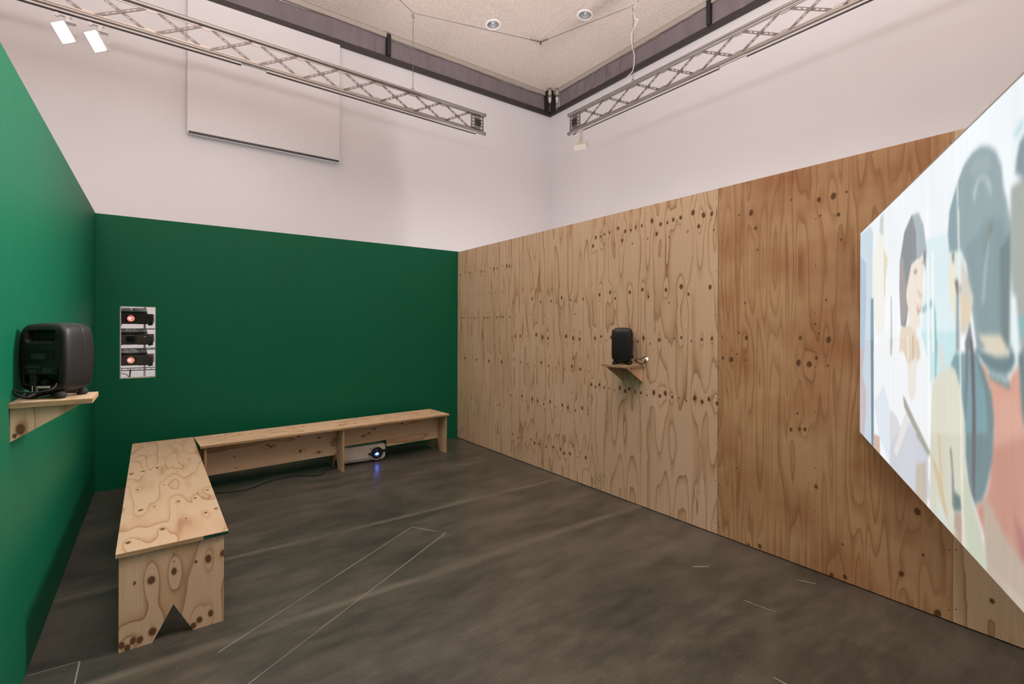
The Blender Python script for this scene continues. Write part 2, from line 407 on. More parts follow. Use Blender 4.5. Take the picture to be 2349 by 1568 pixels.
# green end wall with the projection hatch
m = MB(); x0, x1, z0, z1 = -0.2705, -0.0155, 0.966, 1.609
m.box((XL - 0.11, YB, 0), (x0, YB + 0.1, HW)); m.box((x1, YB, 0), (XR + 0.12, YB + 0.1, HW)); m.box((x0, YB, 0), (x1, YB + 0.1, z0)); m.box((x0, YB, z1), (x1, YB + 0.1, HW))
wb = struct(m.build('wall_back', GREEN))
m = MB(); e = 0.004                                   # raw plaster lining of the hatch
m.box((x0, YB + 0.002, z0), (x0 + e, YB + 0.1, z1)); m.box((x1 - e, YB + 0.002, z0), (x1, YB + 0.1, z1)); m.box((x0, YB + 0.002, z0), (x1, YB + 0.1, z0 + e)); m.box((x0, YB + 0.002, z1 - e), (x1, YB + 0.1, z1))
m.build('hatch_lining', flat('hatch_lining_paint', (196, 188, 180), 0.7), wb)
m = MB(); m.box((XL - 0.11, -4.0, 0), (XL, YB, HW)); struct(m.build('wall_left', GREEN))

# plywood wall: timber backing, six sheets
KN = '0.2,2.117,s 0.297,2.106,M 0.356,2.084,s 0.277,2.074,s 0.488,2.118,s 0.571,2.102,M 0.639,2.092,d 0.553,2.076,s 0.761,2.116,s 0.84,2.105,M 0.899,2.103,d 0.827,2.075,s 1.019,2.122,s 1.093,2.111,L 1.146,2.106,M 1.074,2.076,s 0.071,2.092,M 0.014,2.122,s 0.028,1.834,s 0.118,1.832,t 0.197,1.828,s 0.323,1.829,t 0.41,1.83,t 0.482,1.826,s 0.604,1.83,t 0.687,1.829,t 0.754,1.826,s 0.871,1.829,s 0.948,1.832,t 1.014,1.827,s 1.123,1.83,s 0.061,1.539,d 0.125,1.542,d 0.162,1.55,s 0.211,1.54,s 0.276,1.561,t 0.353,1.542,d 0.416,1.539,d 0.45,1.547,s 0.496,1.542,s 0.556,1.557,t 0.636,1.54,d 0.691,1.54,d 0.721,1.543,d 0.767,1.539,s 0.825,1.559,t 0.898,1.541,d 0.952,1.544,d 0.983,1.551,d 1.026,1.543,d 1.08,1.561,t 1.153,1.545,d 1.221,1.694,s 1.395,1.698,s 1.551,1.726,M 1.685,1.688,d 1.851,1.69,d 2.005,1.716,M 2.132,1.688,d 2.294,1.691,d 1.279,1.559,s 1.525,1.562,s 1.742,1.556,s 1.98,1.556,s 2.189,1.555,s 1.253,1.333,M 1.344,1.335,M 1.46,1.337,s 1.619,1.354,L 1.719,1.328,L 1.805,1.323,M 1.917,1.339,t 2.069,1.348,L 2.167,1.331,L 2.252,1.324,M 2.418,2.159,M 2.5,1.72,M 2.445,1.337,d 2.519,1.353,d 0.112,1.167,s 0.401,1.168,s 0.683,1.161,s 0.944,1.165,t 0.086,1.07,s 0.38,1.07,s 0.657,1.066,s 0.926,1.066,s 0.177,1.036,M 0.463,1.033,M 0.74,1.034,L 0.999,1.04,L 0.053,0.538,s 0.118,0.549,s 0.195,0.524,s 0.35,0.537,s 0.415,0.55,s 0.48,0.523,s 0.633,0.537,s 0.693,0.55,s 0.758,0.525,s 0.907,0.537,s 0.956,0.551,d 1.02,0.525,s 1.161,0.537,s 1.232,1.08,d 1.354,1.058,d 1.469,1.039,s 1.599,1.035,s 1.7,1.076,M 1.817,1.05,d 1.925,1.036,s 2.054,1.034,s 2.152,1.069,M 2.262,1.049,M 2.37,1.035,s 1.853,1.164,t 1.524,0.849,t 1.63,0.852,t 1.178,0.681,d 1.282,0.669,s 1.218,0.642,t 1.377,0.698,M 1.457,0.657,s 1.555,0.69,M 1.643,0.679,M 1.682,0.635,s 1.743,0.662,d 1.839,0.697,M 1.915,0.653,s 2.017,0.685,M 2.096,0.673,M 2.134,0.633,s 2.196,0.659,d 2.289,0.696,M 2.36,0.651,s 2.155,0.826,s 2.453,2.229,M 2.509,2.229,d 2.556,2.242,d 2.614,2.248,d 2.711,2.269,M 2.788,2.232,M 2.848,2.232,d 2.898,2.247,d 2.959,2.25,d 3.059,2.271,L 3.14,2.232,M 3.202,2.233,d 3.254,2.247,M 3.318,2.251,M 3.421,2.269,L 3.506,2.235,L 3.569,2.233,M 2.419,2.158,M 2.523,2.119,s 2.671,2.138,s 2.756,2.161,M 2.864,2.12,s 3.017,2.139,s 3.105,2.162,M 3.218,2.119,s 3.379,2.137,s 3.468,2.162,M 3.586,2.118,s 2.54,2.201,t 2.882,2.202,t 3.238,2.201,t 2.5,1.72,M 2.624,1.735,M 2.681,1.679,d 2.839,1.723,M 2.968,1.737,M 3.028,1.679,d 3.191,1.722,M 3.325,1.738,L 3.386,1.679,d 3.558,1.72,M 3.219,1.623,s 2.446,1.336,M 2.52,1.353,d 2.58,1.32,s 2.637,1.349,M 2.923,1.321,d 2.98,1.349,M 3.045,1.306,s 3.131,1.338,M 2.405,0.923,M 2.457,0.906,d 2.501,0.929,M 2.559,0.911,d 2.615,0.909,s 2.674,0.897,s 2.736,0.925,M 2.791,0.906,M 2.837,0.929,M 2.897,0.911,d 2.955,0.909,d 3.016,0.897,s 3.081,0.925,L 3.138,0.906,M 3.187,0.932,L 3.249,0.911,d 3.309,0.911,s 3.372,0.898,s 3.44,0.925,L 3.499,0.906,M 3.551,0.931,M 3.614,0.91,M 2.336,0.251,M 3.267,1.352,s 3.327,1.36,d 3.411,1.337,s 3.495,1.351,d 3.573,1.359,d 4.329,2.194,L 4.253,2.189,M 3.849,2.188,L 3.768,2.187,s 3.878,2.082,d 3.892,1.941,s 4.355,2.083,d 4.394,2.204,s 4.367,1.938,s 4.293,1.597,s 3.81,1.598,s 3.82,1.369,M 3.771,1.402,s 4.306,1.368,L 4.254,1.404,s 4.152,1.376,d 3.65,1.37,s 3.716,1.22,L 3.656,1.227,d 3.755,1.258,s 4.143,1.225,L 4.203,1.22,L 4.242,1.26,d 4.301,1.218,s 3.818,1.221,s 4.261,2.094,s 4.1,2.221,s 4.236,1.459,s 4.1,0.813,d 4.18,0.828,d 4.15,0.825,d 4.138,0.917,s 4.242,0.501,d 4.715,0.501,L 3.759,0.499,s 3.838,0.01,d 3.912,0.03,M 4.324,0.014,M 4.393,0.032,M 4.649,0.156,M 4.795,0.019,L 4.38,0.212,s 3.695,0.831,t 4.739,0.288,s 1.214,0.259,d 1.318,0.244,d 1.425,0.264,s 1.536,0.263,d 1.595,0.239,M 1.674,0.248,M 1.781,0.241,d 1.889,0.257,M 1.994,0.26,M 2.047,0.232,M 2.125,0.244,M 2.23,0.233,s 2.335,0.254,M'
SIG = [[(0, .0678), (.0205, .0891)], [(.005, .0691), (.0344, .0371), (.0718, .0036), (.0885, .0147)], [(-.002, .066), (.0104, .0506)], [(.0342, .0864), (.0446, .0472), (.0514, .0366)], [(.0377, .0774), (.0615, .0541)], [(.0446, .0472), (.075, .0429)], [(.0392, .1075), (.0679, .1331)], [(.0477, .1121), (.0748, .087), (.1, .0581)], [(.0831, .1063), (.0782, .0879), (.1115, .0745)], [(.0813, .1315), (.1114, .0964), (.1412, .0702)], [(.098, .1308), (.1213, .1087)], [(.1162, .1378), (.1443, .1073), (.1607, .0898)], [(.1296, .095), (.1428, .0827)], [(.1294, .1362), (.1376, .154), (.1539, .1533), (.1637, .1448)], [(.1442, .1242), (.1491, .1375), (.167, .1372), (.1897, .1153)], [(.1817, .0965), (.1897, .1058)], [(.1298, .0514), (.1396, .06)]]
allk = [(float(a), float(b), c) for a, b, c in (q.split(',') for q in KN.split())]
m = MB(); m.box((XR + 0.02, -4.0, 0), (XR + 0.12, YB, HW - 0.01)); wr = struct(m.build('wall_right', GAP))
U0 = [0, 1.185, 2.403, 3.62, 4.852, 6.06, 7.27]
PM = [('pine', 11, dict(lx=.052, lz=1.3, amp=2.6, per=5)), ('pine', 22, dict(lx=.105, lz=.8, amp=2.9, per=4)), ('pine', 33, dict(lx=.12, lz=.85, amp=2.6, per=4)), ('mer', 44, dict(lx=.075, lz=1.0, amp=3.6)), ('pine', 55, dict(lx=.15, lz=.9, amp=2.2)), ('pine', 66, dict(lx=.12, lz=.9, amp=2.2))]
for i in range(6):
    a, b = U0[i] + (0.0006 if i else 0.001), U0[i + 1] - (0.0025 if i == 2 else 0.0006)
    W = b - a; kk = [(q[0] - a, q[1] - 0.006, q[2]) for q in allk if a - .02 < q[0] < b + .02]
    if i >= 4: kk += rknots(W, 2.39, 30, i)
    ex = []
    t = 0.018; vs, fs = [], []
    def disc(u, v, r):
        o = len(vs); vs.extend([[u + r * math.cos(k * PI / 4), v + r * math.sin(k * PI / 4), t + 0.0004] for k in range(8)]); fs.append(tuple(range(o, o + 8)))
    for v in (0.07, 0.35, 0.62, 0.92, 1.2, 1.5, 1.8, 2.08, 2.34):
        for u in (0.012, W - 0.012, W / 2): disc(u, v + random.Random(i * 9 + v).uniform(-.02, .02), 0.0032)
    for v in (2.385,):
        for u in (0.2, 0.55, 0.9): disc(u, v, 0.003)
    if i < 3:
        rr = random.Random(i)
        for st in SIG:
            for (p, q) in zip(st, st[1:]):
                px, py = p[0] + 0.004, p[1] + (0.0 if i == 2 else 0.012); qx, qy = q[0] + 0.004, q[1] + (0.0 if i == 2 else 0.012)
                dx, dy = qx - px, qy - py; L = math.hypot(dx, dy); nx, ny = -dy / L * 0.0013, dx / L * 0.0013
                o = len(vs); vs.extend([[px - nx, py - ny, t + .0005], [qx - nx, qy - ny, t + .0005], [qx + nx, qy + ny, t + .0005], [px + nx, py + ny, t + .0005]]); fs.append((o, o + 1, o + 2, o + 3))
    ex.append((vs, fs, 2))
    kind, sd, kw = PM[i]
    sheet = ply_sheet('plywood_sheet', W, HW - 0.012, t, [PINE if kind == 'pine' else MER, EDGE, INK], wr,
              frame((XR + 0.018, YB - a, 0.006), (0, -1, 0), (0, 0, 1), (-1, 0, 0)), kk, sd, du=0.0065, dv=0.0085, extra=ex, **kw)
    if kind == 'mer': sheet['label'] = 'redder plywood sheet with fine soft grain'

# white bulkhead high on the outer back wall, its slot grille, and the window rails
YP = YO - 0.085
m = MB(); m.box((0.269, YP, 3.687), (2.013, YO - 0.002, 5.288)); bk = m.build('bulkhead_panel', WHITE, bevel=0.006)
tag(bk, 'large white boxed panel high on the back wall behind the lattice truss', 'wall panel')
m = MB(); m.box((0.285, YP - 0.002, 3.686), (2.0, YP + 0.03, 3.704), 0)
for i in range(60): m.box((0.30 + i * 0.0283, YP - 0.004, 3.690), (0.313 + i * 0.0283, YP + 0.001, 3.698), 1)
m.build('slot_grille', [ALUD, flat('grille_fin', (110, 102, 98), 0.5)], bk)
m = MB(); m.box((-5.9, YO - 0.04, 5.305), (XO, YO, 5.385)); struct(m.build('trim_1', DARKM))
m = MB(); m.box((XO - 0.04, -5.0, 5.305), (XO, YO - 0.04, 5.385)); struct(m.build('trim_2', DARKM))
FASC = flat('smooth_fascia', (176, 164, 154), 0.7)
m = MB(); m.box((-5.9, YO - 0.05, 5.655), (XO - 0.05, YO, 5.72)); struct(m.build('trim_3', FASC))
m = MB(); m.box((XO - 0.05, -5.0, 5.655), (XO, YO, 5.72)); struct(m.build('trim_4', FASC))
for n, (lo, hi) in enumerate([((2.69, YO - 0.075, 5.385), (2.745, YO, 5.70)), ((-0.45, YO - 0.075, 5.385), (-0.395, YO, 5.70)), ((XO - 0.075, 3.595, 5.385), (XO, 3.65, 5.70)), ((XO - 0.075, 0.5, 5.385), (XO, 0.555, 5.70)), ((XO - 0.16, YO - 0.16, 5.36), (XO, YO, 5.72))]):
    m = MB(); m.box(lo, hi); struct(m.build('trim_%d' % (5 + n), BLACK))

def cloth(name, axis, a, b, label, seed):
    m = MB(); n = int(abs(b - a) / 0.02); nz = 10; vs = []
    xs = np.linspace(a, b, n + 1)
    for i in range(n + 1):
        for j in range(nz + 1):
            z = 5.38 + (0.262 + 0.012 * math.sin(xs[i] * 3.1 + seed)) * j / nz
            u = xs[i] + 0.25 * (z - 5.4) * math.sin(xs[i] * 2.0 + seed)
            w = float(vnoise(np.array([u * 9.0 + 50]), np.array([z * 2 + seed]), seed)[0]) * 0.022 + float(vnoise(np.array([u * 26.0 + 90]), np.array([z * 5]), seed + 3)[0]) * 0.010
            d = 0.016 + w
            vs.append((xs[i], YO - d, z) if axis == 0 else (XO - d, xs[i], z))
    fs = [(i * (nz + 1) + j, (i + 1) * (nz + 1) + j, (i + 1) * (nz + 1) + j + 1, i * (nz + 1) + j + 1) for i in range(n) for j in range(nz)]
    m.add(vs, fs, 0, True); o = m.build(name, FABRIC, fix=False)
    s = o.modifiers.new('thickness', 'SOLIDIFY'); s.thickness = 0.003
    return tag(o, label, 'curtain', 'blackout cloths over the clerestory windows')
cloth('blackout_cloth', 0, -0.39, 2.685, 'grey blackout cloth over the high window above the white boxed panel', 1)
cloth('blackout_cloth', 0, 2.75, 5.70, 'grey blackout cloth between the back wall post and the room corner', 2)
cloth('blackout_cloth', 1, 6.55, 3.655, 'grey blackout cloth on the right wall running from the room corner', 3)
cloth('blackout_cloth', 1, 3.59, 0.56, 'grey blackout cloth on the right wall beyond the black post', 4)

# two cable connectors at the corner column
for (x, y, lab) in ((5.70, 6.685, 'pale cable connector hanging left of the black corner column'), (5.80, 6.60, 'pale cable connector hanging right of the black corner column')):
    t = thing('cable_connector', lab, 'connector', (x, y, 5.70), 0, 'connectors at the corner column')
    m = MB(); m.lathe([(0, 0), (0.03, 0), (0.03, -0.09), (0.026, -0.1)], n=16); m.build('socket', flat('pale_socket', (190, 178, 166), 0.5), t)
    m = MB(); m.lathe([(0.026, -0.1), (0.034, -0.105), (0.034, -0.14), (0.026, -0.145)], n=16); m.build('collar', flat('brown_collar', (120, 104, 90), 0.5), t)
    m = MB(); m.lathe([(0.03, -0.145), (0.03, -0.18), (0.018, -0.22), (0.01, -0.24)], n=16); m.build('plug', flat('pale_plug', (206, 196, 184), 0.5), t)
    m = MB(); m.tube([(0, 0, -0.24), (0.0, 0, -0.3), (0.01, 0.01, -0.38)], 0.006); m.build('cable', STEEL, t)

# recessed downlights in the ceiling slopes
def downlight(x, y, plane, label):
    z = ZC + KC * ((YO - y) if plane == 'y' else (XO - x))
    n = Vector((0, KC, 1)) if plane == 'y' else Vector((KC, 0, 1)); n.normalize()
    t = thing('downlight', label, 'ceiling light', (x, y, z), 0, 'round ceiling downlights')
    m = MB(); m.lathe([(0.084, 0.004), (0.084, -0.006), (0.095, -0.010), (0.115, -0.006), (0.118, 0.0)], ax=n, n=48); m.build('trim_ring', flat('downlight_ring', (240, 232, 226), 0.5), t)
    m = MB(); m.lathe([(0.083, 0.0), (0.078, 0.03), (0.066, 0.07), (0.05, 0.10), (0.0, 0.112)], ax=n, n=48); m.build('reflector', flat('mirror_reflector', (238, 240, 242), 0.22, 1.0), t)
    m = MB(); m.lathe([(0.0, 0.03), (0.02, 0.035), (0.026, 0.06), (0.02, 0.09), (0.012, 0.105)], ax=n, n=24); m.build('bulb', flat('frosted_bulb', (235, 236, 240), 0.2), t)
downlight(3.944, 5.904, 'y', 'round recessed downlight left of the ceiling crease')
downlight(4.873, 4.956, 'x', 'round recessed downlight right of the ceiling crease')

# ================================================================ TRUSSES
def truss(label, end, dirv, slope, zc, first, pitch, ncell, front, tracks):
    d = Vector(dirv); d.z = slope; d.normalize(); up = Vector((0, 0, 1)); yv = up.cross(d).normalized(); zz = d.cross(yv)
    t = thing('lattice_truss', label, 'truss', mw=frame((end[0], end[1], zc), d, yv, zz))
    L = first + pitch * ncell + 0.2; hz = 0.128
    for s, zl in ((1, hz), (-1, -hz)):
        m = MB(); m.cyl((0, 0, zl), (L, 0, zl), 0.0235, 24)
        m.box((0.02, -0.004, zl - s * 0.036), (L, 0.004, zl - s * 0.02))
        for k in range(ncell + 1):                     # gusset plates that receive the strips
            x = first - pitch / 2 + k * pitch
            m.prism([(x - 0.075, -s * 0.001), (x + 0.075, -s * 0.001), (x + 0.03, -s * 0.036), (x - 0.03, -s * 0.036)], -0.003, 0.003, frame((0, 0, zl - s * 0.018), (1, 0, 0), (0, 0, 1), (0, -1, 0)))
        o = m.build('chord', ALU, t)
    for (a, b) in tracks:
        m = MB(); m.box((a, -0.017, -hz - 0.034), (b, 0.017, -hz - 0.018), 0); m.box((a + .004, -0.012, -hz - 0.037), (b - .004, 0.012, -hz - 0.0335), 1); m.box((a, -0.019, -hz - 0.036), (b, -0.016, -hz - 0.02), 1 if front > 0 else 0)
        m.build('power_track', [flat('white_track', (206, 200, 200), 0.4), ALUD], t)
    def strip(p, q, off):
        p = Vector((p[0], off, p[1])); q = Vector((q[0], off, q[1])); dd = q - p; n_ = dd.length; dd.normalize(); w_ = Vector((0, 1, 0)).cross(dd)
        T = frame(p, dd, Vector((0, 1, 0)), w_)
        m = MB(); hw, th = 0.0125, 0.0015
        m.box((0, -th, -hw), (n_, th, -hw * 0.45), 0, T); m.box((0, -th, hw * 0.45), (n_, th, hw), 0, T)
        m.box((0, -0.007 * front, -hw - 0.001), (n_, 0.002 * front, -hw + 0.001), 0, T) if front > 0 else m.box((0, -0.002, -hw - 0.001), (n_, 0.007, -hw + 0.001), 0, T)
        cuts = [(0.20, 0.28), (0.32, 0.40), (0.60, 0.68), (0.72, 0.80)]; last = 0
        for a, b in cuts + [(1.0, 1.0)]:
            m.box((last * n_, -th, -hw * 0.45), (a * n_, th, hw * 0.45), 0, T); last = b
        for fr in (0.06, 0.13, 0.45, 0.55, 0.87, 0.94): m.cyl(T @ Vector((fr * n_, -0.004, 0)), T @ Vector((fr * n_, 0.004, 0)), 0.005, 8, 1)
        return m.build('lattice_strip', [ALU2, STEEL], t)
    for k in range(ncell):
        x = first + k * pitch; h = 0.104
        strip((x + pitch * 0.42, -h), (x - pitch * 0.42, h), 0.0025); strip((x - pitch * 0.42, -h), (x + pitch * 0.42, h), -0.0025)
    # perforated end plate with its dark cover square
    m = MB(); x0, x1, h = 0.022, 0.222, 0.106
    for a, b in ((x0, x0 + .018), (x1 - .022, x1), (x0 + .05, x0 + .078), (x0 + .085, x0 + .112), (x0 + .119, x0 + .148)): m.box((a, -.004, -h), (b, .004, h))
    for z in (-h, -0.052, -0.010, 0.034, h - 0.03): m.box((x0, -.003, z), (x1, .003, z + (.03 if abs(z) > .1 or z > .07 else .018)))
    m.build('end_plate', ALU2, t)
    m = MB(); yy = (0.005, 0.009) if front > 0 else (-0.009, -0.005)
    m.box((x0 + .045, yy[0], -0.044), (x0 + .135, yy[1], 0.044)); m.build('cover_square', flat('dark_cover', (46, 42, 40), 0.7), t)
    for zl in (hz, -hz):
        m = MB(); m.lathe([(0, 0), (0.0245, 0), (0.0245, 0.006), (0.02, 0.012)], (0, 0, zl), (-1, 0, 0), 24); m.lathe([(0.0255, -.01), (0.0255, 0.001)], (0, 0, zl), (-1, 0, 0), 24); m.build('end_cap', ALU2, t)
    return t
truss('aluminium lattice truss across the back, above the green end wall', (3.636, 5.641), (-1, 0, 0), 0.0148, 4.2157, 0.43, 0.4353, 14, 1, [(0.14, 2.72), (2.95, 6.2)])
truss('aluminium lattice truss running over the plywood wall', (4.573, 4.958), (0, -1, 0), -0.0058, 4.220, 0.465, 0.4343, 13, -1, [(0.08, 0.14), (0.19, 2.22), (2.5, 5.8)])

# suspension wires and their ceiling hook
def wire(label, pts, r=0.0035, mat=None, cat='cable', name='suspension_wire'):
    m = MB(); m.tube(pts, r, 6); return tag(m.build(name, mat or STEEL), label, cat)
H = (4.769, 5.817, 5.832)
wire('thin steel wire from the ceiling hook to the drop wire of the back truss', [H, (2.568, 5.641, 5.348)])
wire('thin steel wire rising leftwards from the back drop wire to the ceiling', [(2.568, 5.641, 5.348), (1.55, 5.641, 5.86)])
wire('thin steel wire from the ceiling hook to the drop wire of the right truss', [H, (4.573, 3.824, 5.262)])
wire('thin steel wire rising from the right drop wire towards the ceiling in front', [(4.573, 3.824, 5.262), (4.573, 2.5, 5.86)])
for (x, y, zt, zb, lab) in ((2.568, 5.641, 5.336, 4.372, 'vertical drop wire holding the back truss near its end'), (4.573, 3.84, 5.25, 4.352, 'vertical drop wire holding the right truss')):
    t = thing('drop_wire', lab, 'cable', (x, y, zb))
    m = MB(); m.cyl((0, 0, 0.035), (0, 0, zt - zb - 0.05), 0.0035, 8); m.build('wire', STEEL, t)
    for zz, rr in ((0.017, 0.017), (zt - zb - 0.03, 0.017)):
        m = MB(); m.tube([(rr * math.cos(a), 0, zz + rr * 1.1 * math.sin(a)) for a in np.linspace(0, 2 * PI, 17)], 0.0045, 6); m.build('shackle', STEEL, t)
t = thing('ceiling_hook', 'small steel hook with wire clamps on the ceiling crease', 'hook', H)
m = MB(); m.cyl((0, 0, 0.02), (0, 0, -0.04), 0.012, 12); m.cyl((-0.02, 0.0, -0.012), (0.02, 0, -0.012), 0.008, 8); m.build('eye_bolt', STEEL, t)
for a, dv in enumerate((Vector((2.568, 5.641, 5.348)) - Vector(H), Vector((4.573, 3.824, 5.262)) - Vector(H))):
    dv = dv.normalized()
    for k in range(3):
        m = MB(); p = dv * (0.07 + k * 0.06); m.cyl(p - Vector((0, 0, .014)), p + Vector((0, 0, .014)), 0.009, 8); m.build('wire_clamp', STEEL, t)
WHITECABLE = [(4.573, y_, z_) for y_, z_ in ((3.55, 5.72), (3.70, 5.38), (3.80, 5.27), (3.835, 5.2), (3.80, 5.08), (3.765, 5.07), (3.80, 5.03), (3.8626, 4.928), (3.85, 4.78), (3.822, 4.65), (3.841, 4.502), (3.92, 4.457), (4.009, 4.414), (3.995, 4.371))]
for pts, lab in (([(XO - .06, 5.43, 5.60), (XO - .055, 5.44, 5.5), (XO - .05, 5.45, 5.39)], 'grey cord hanging over the right blackout cloth nearest the corner'), ([(XO - .06, 5.43, 5.60), (XO - .055, 5.38, 5.48), (XO - .05, 5.31, 5.39)], 'grey cord slanting over the right blackout cloth nearest the corner'), ([(XO - .06, 5.09, 5.60), (XO - .055, 5.14, 5.5), (XO - .05, 5.16, 5.39)], 'grey cord hanging over the right blackout cloth above the truss')):
    wire(lab, pts, 0.005, flat('grey_cord', (128, 118, 118), 0.6), name='hanging_cord')

# ================================================================ TRACK FLOODLIGHTS
def flood(label, loc, yaw, pitch, roll, power):
    t = thing('track_floodlight', label, 'spotlight', loc, 0, 'lit track floodlights')
    m = MB(); m.box((-0.05, -0.016, -0.012), (0.05, 0.016, 0.0)); m.cyl((-0.045, -0.006, -0.02), (-0.045, -0.034, -0.02), 0.016, 16); m.cyl((0.02, 0, -0.05), (0.02, 0, -0.01), 0.021, 20); m.build('track_adapter', LAMPW, t, bevel=0.002)
    m = MB(); m.box((0.0, -0.03, -0.062), (0.08, 0.03, -0.05)); m.box((0.074, -0.018, -0.16), (0.08, 0.018, -0.055)); m.build('yoke', LAMPW, t, bevel=0.002)
    Rm = Matrix.Rotation(yaw, 4, 'Z') @ Matrix.Rotation(roll, 4, 'Y') @ Matrix.Rotation(pitch, 4, 'X')
    Tm = Matrix.Translation((0.0, -0.01, -0.155)) @ Rm       # head looks along its -y
    hw, hh, d = 0.050, 0.082, 0.036
    m = MB(); e = 0.004
    m.box((-hw, -d, -hh), (-hw + e, d, hh), 0, Tm); m.box((hw - e, -d, -hh), (hw, d, hh), 0, Tm); m.box((-hw, -d, hh - e), (hw, d, hh), 0, Tm); m.box((-hw, -d, -hh), (hw, d, -hh + e), 0, Tm); m.box((-hw + .008, d - 0.002, -hh + .008), (hw - .008, d + 0.03, hh - .008), 0, Tm)
    m.box((-hw, d - .004, -hh), (hw, d, hh), 0, Tm)
    m.build('housing', LAMPW, t)
    m = MB(); m.box((-hw + e, 0.008, -hh + .03), (hw - e, 0.012, hh - e), 0, Tm); m.build('diffuser', LAMPE, t)
    l = bpy.data.lights.new('flood_beam', 'AREA'); l.shape = 'RECTANGLE'; l.size = 0.085; l.size_y = 0.12; l.energy = power; l.color = (0.93, 0.96, 1.0)
    lo = bpy.data.objects.new('flood_beam', l); COL.objects.link(lo); lo.parent = t
    lo.matrix_basis = Tm @ Matrix.Translation((0, 0.004, 0.012)) @ Matrix.Rotation(PI / 2, 4, 'X') @ Matrix.Rotation(PI, 4, 'X') @ Matrix.Rotation(PI, 4, 'X')
    return t
flood('lit white floodlight on the back truss, left one of the pair', (-0.655, 5.641, 4.098), -0.25, 0.45, -0.42, FLOODW)
flood('lit white floodlight on the back truss, right one of the pair', (-0.44, 5.641, 4.095), -0.4, 0.45, -0.36, FLOODW)
t = thing('track_spotlight', 'unlit cream floodlight turned to the wall under the end of the right truss', 'spotlight', (4.573, 4.712, 4.055))
m = MB(); m.box((-0.016, -0.03, -0.012), (0.016, 0.03, 0.0)); m.cyl((0, -.03, -0.012), (0, -.03, 0.002), 0.012, 12); m.box((-0.024, 0.004, -0.05), (0.024, 0.02, -0.012)); m.build('track_adapter', GREYL, t, bevel=0.002)
m = MB(); m.box((-0.03, 0.006, -0.19), (0.03, 0.012, -0.04)); m.box((-0.012, -0.022, -0.085), (-0.004, 0.01, -0.08)); m.build('mounting_plate', GREYL, t)
Tm = Matrix.Translation((0.0, 0.0, -0.2)) @ Matrix.Rotation(math.radians(25), 4, 'Z') @ Matrix.Rotation(math.radians(-35), 4, 'Y')
m = MB(); m.box((-0.065, -0.085, -0.035), (0.065, 0.085, 0.035), 0, Tm); m.build('housing', GREYL, t, bevel=0.003)

# ================================================================ BENCHES
KB1 = [(.04, .12, 'M'), (.17, .21, 'M'), (.27, .30, 's'), (.25, .62, 'd'), (.33, .63, 'd'), (.08, .58, 'M'), (.14, .6, 's'), (.36, .33, 'd'), (.41, .37, 'd'), (.35, .72, 's'), (.40, .75, 'd'), (.06, 1.0, 'd'), (.19, 1.02, 's'), (.27, 1.3, 's'), (.02, 1.42, 'M'), (.08, 1.45, 'M'), (.16, 1.5, 'M'), (.25, 1.48, 's'), (.35, 1.62, 's'), (.2, 1.8, 's'), (.12, 1.75, 't'), (.32, 1.9, 's'), (.1, 2.1, 's'), (.3, 2.25, 't'), (.38, 1.1, 't')]
def leg_bottom(w):
    def f(u):
        a, b = 0.12, w - 0.125; mid = (a + b) / 2
        if u <= a or u >= b: return 0.0
        return 0.149 * (1 - abs(u - mid) / ((b - a) / 2))
    return f
def bench(label, loc, rotz, W, L, legs, aprons, ax, seed, topk, mat, legk):
    t = thing('plywood_bench', label, 'bench', loc, rotz)
    ply_sheet('seat', W, L, 0.018, [mat, EDGE], t, frame((0, 0, 0.422), (1, 0, 0), (0, 1, 0), (0, 0, 1)), topk, seed, du=.006, dv=.008, lx=.13, lz=.55, amp=2.7)
    lw = 0.40
    for k, y in enumerate(legs):
        ply_sheet('leg', lw, 0.4215, 0.018, [PINE, EDGE], t, frame(((W - lw) / 2 - 0.003, y + 0.018, 0.0), (1, 0, 0), (0, 0, 1), (0, -1, 0)), legk[k % len(legk)], seed + 10 + k, du=.006, dv=.006, bottom=leg_bottom(lw), breaks=(0.12, lw - 0.125, (lw - 0.005) / 2), lx=.16, lz=.8, amp=1.1)
    for k, (a, b, zb, cut) in enumerate(aprons):
        kw = {}
        if cut: kw = dict(bottom=lambda u, c=cut: (c[0] if u < c[1] else 0.0), breaks=(cut[1] - .0002, cut[1] + .0002))
        H_ = b - a; kk = rknots(0.28, H_, 9, seed + k, 'sdMd')
        ply_sheet('apron', 0.4215 - zb, H_, 0.018, [PINE, EDGE], t, frame((ax, a, zb), (0, 0, 1), (0, 1, 0), (-1, 0, 0)), kk, seed + 30 + k, du=.006, dv=.01, lx=.12, lz=.7, amp=1.4, **kw)
    return t
legk1 = [[(.055, .29, 's'), (.115, .285, 'L'), (.2, .3, 'M'), (.285, .32, 's'), (.335, .32, 'L'), (.395, .33, 'M'), (.05, .035, 'M'), (.075, .03, 'M'), (.12, .05, 'L'), (.30, .04, 'M'), (.275, .02, 'M'), (.345, .055, 'M'), (.01, .03, 'M'), (.03, .01, 'M'), (.2, .38, 't'), (.2, .345, 't'), (.2, .31, 't')]]
bench('pine plywood bench running away along the green side wall, notched leg facing us', (-0.147, 2.727, 0), math.radians(0.55), 0.428, 2.475, (0.014, 1.2, 2.42), ((0.032, 1.2, .14, None), (1.218, 2.42, .14, None)), 0.225, 100, KB1, PINE_B, legk1)
A2 = math.radians(3.334); dx, dy = math.cos(A2), math.sin(A2)
o2 = (0.287 - dy * 0.44, 4.757 + dx * 0.44, 0)
KB2 = [(r_.uniform(.03, .41), base + r_.uniform(-.1, .1), r_.choice('sdMd')) for r_ in [random.Random(8)] for base in (.25, .27, .5, .52, .8, .95, 1.0, 1.3, 1.35, 1.6, 1.9, 2.0, 2.25, .3, .75, 1.28, 1.65)]
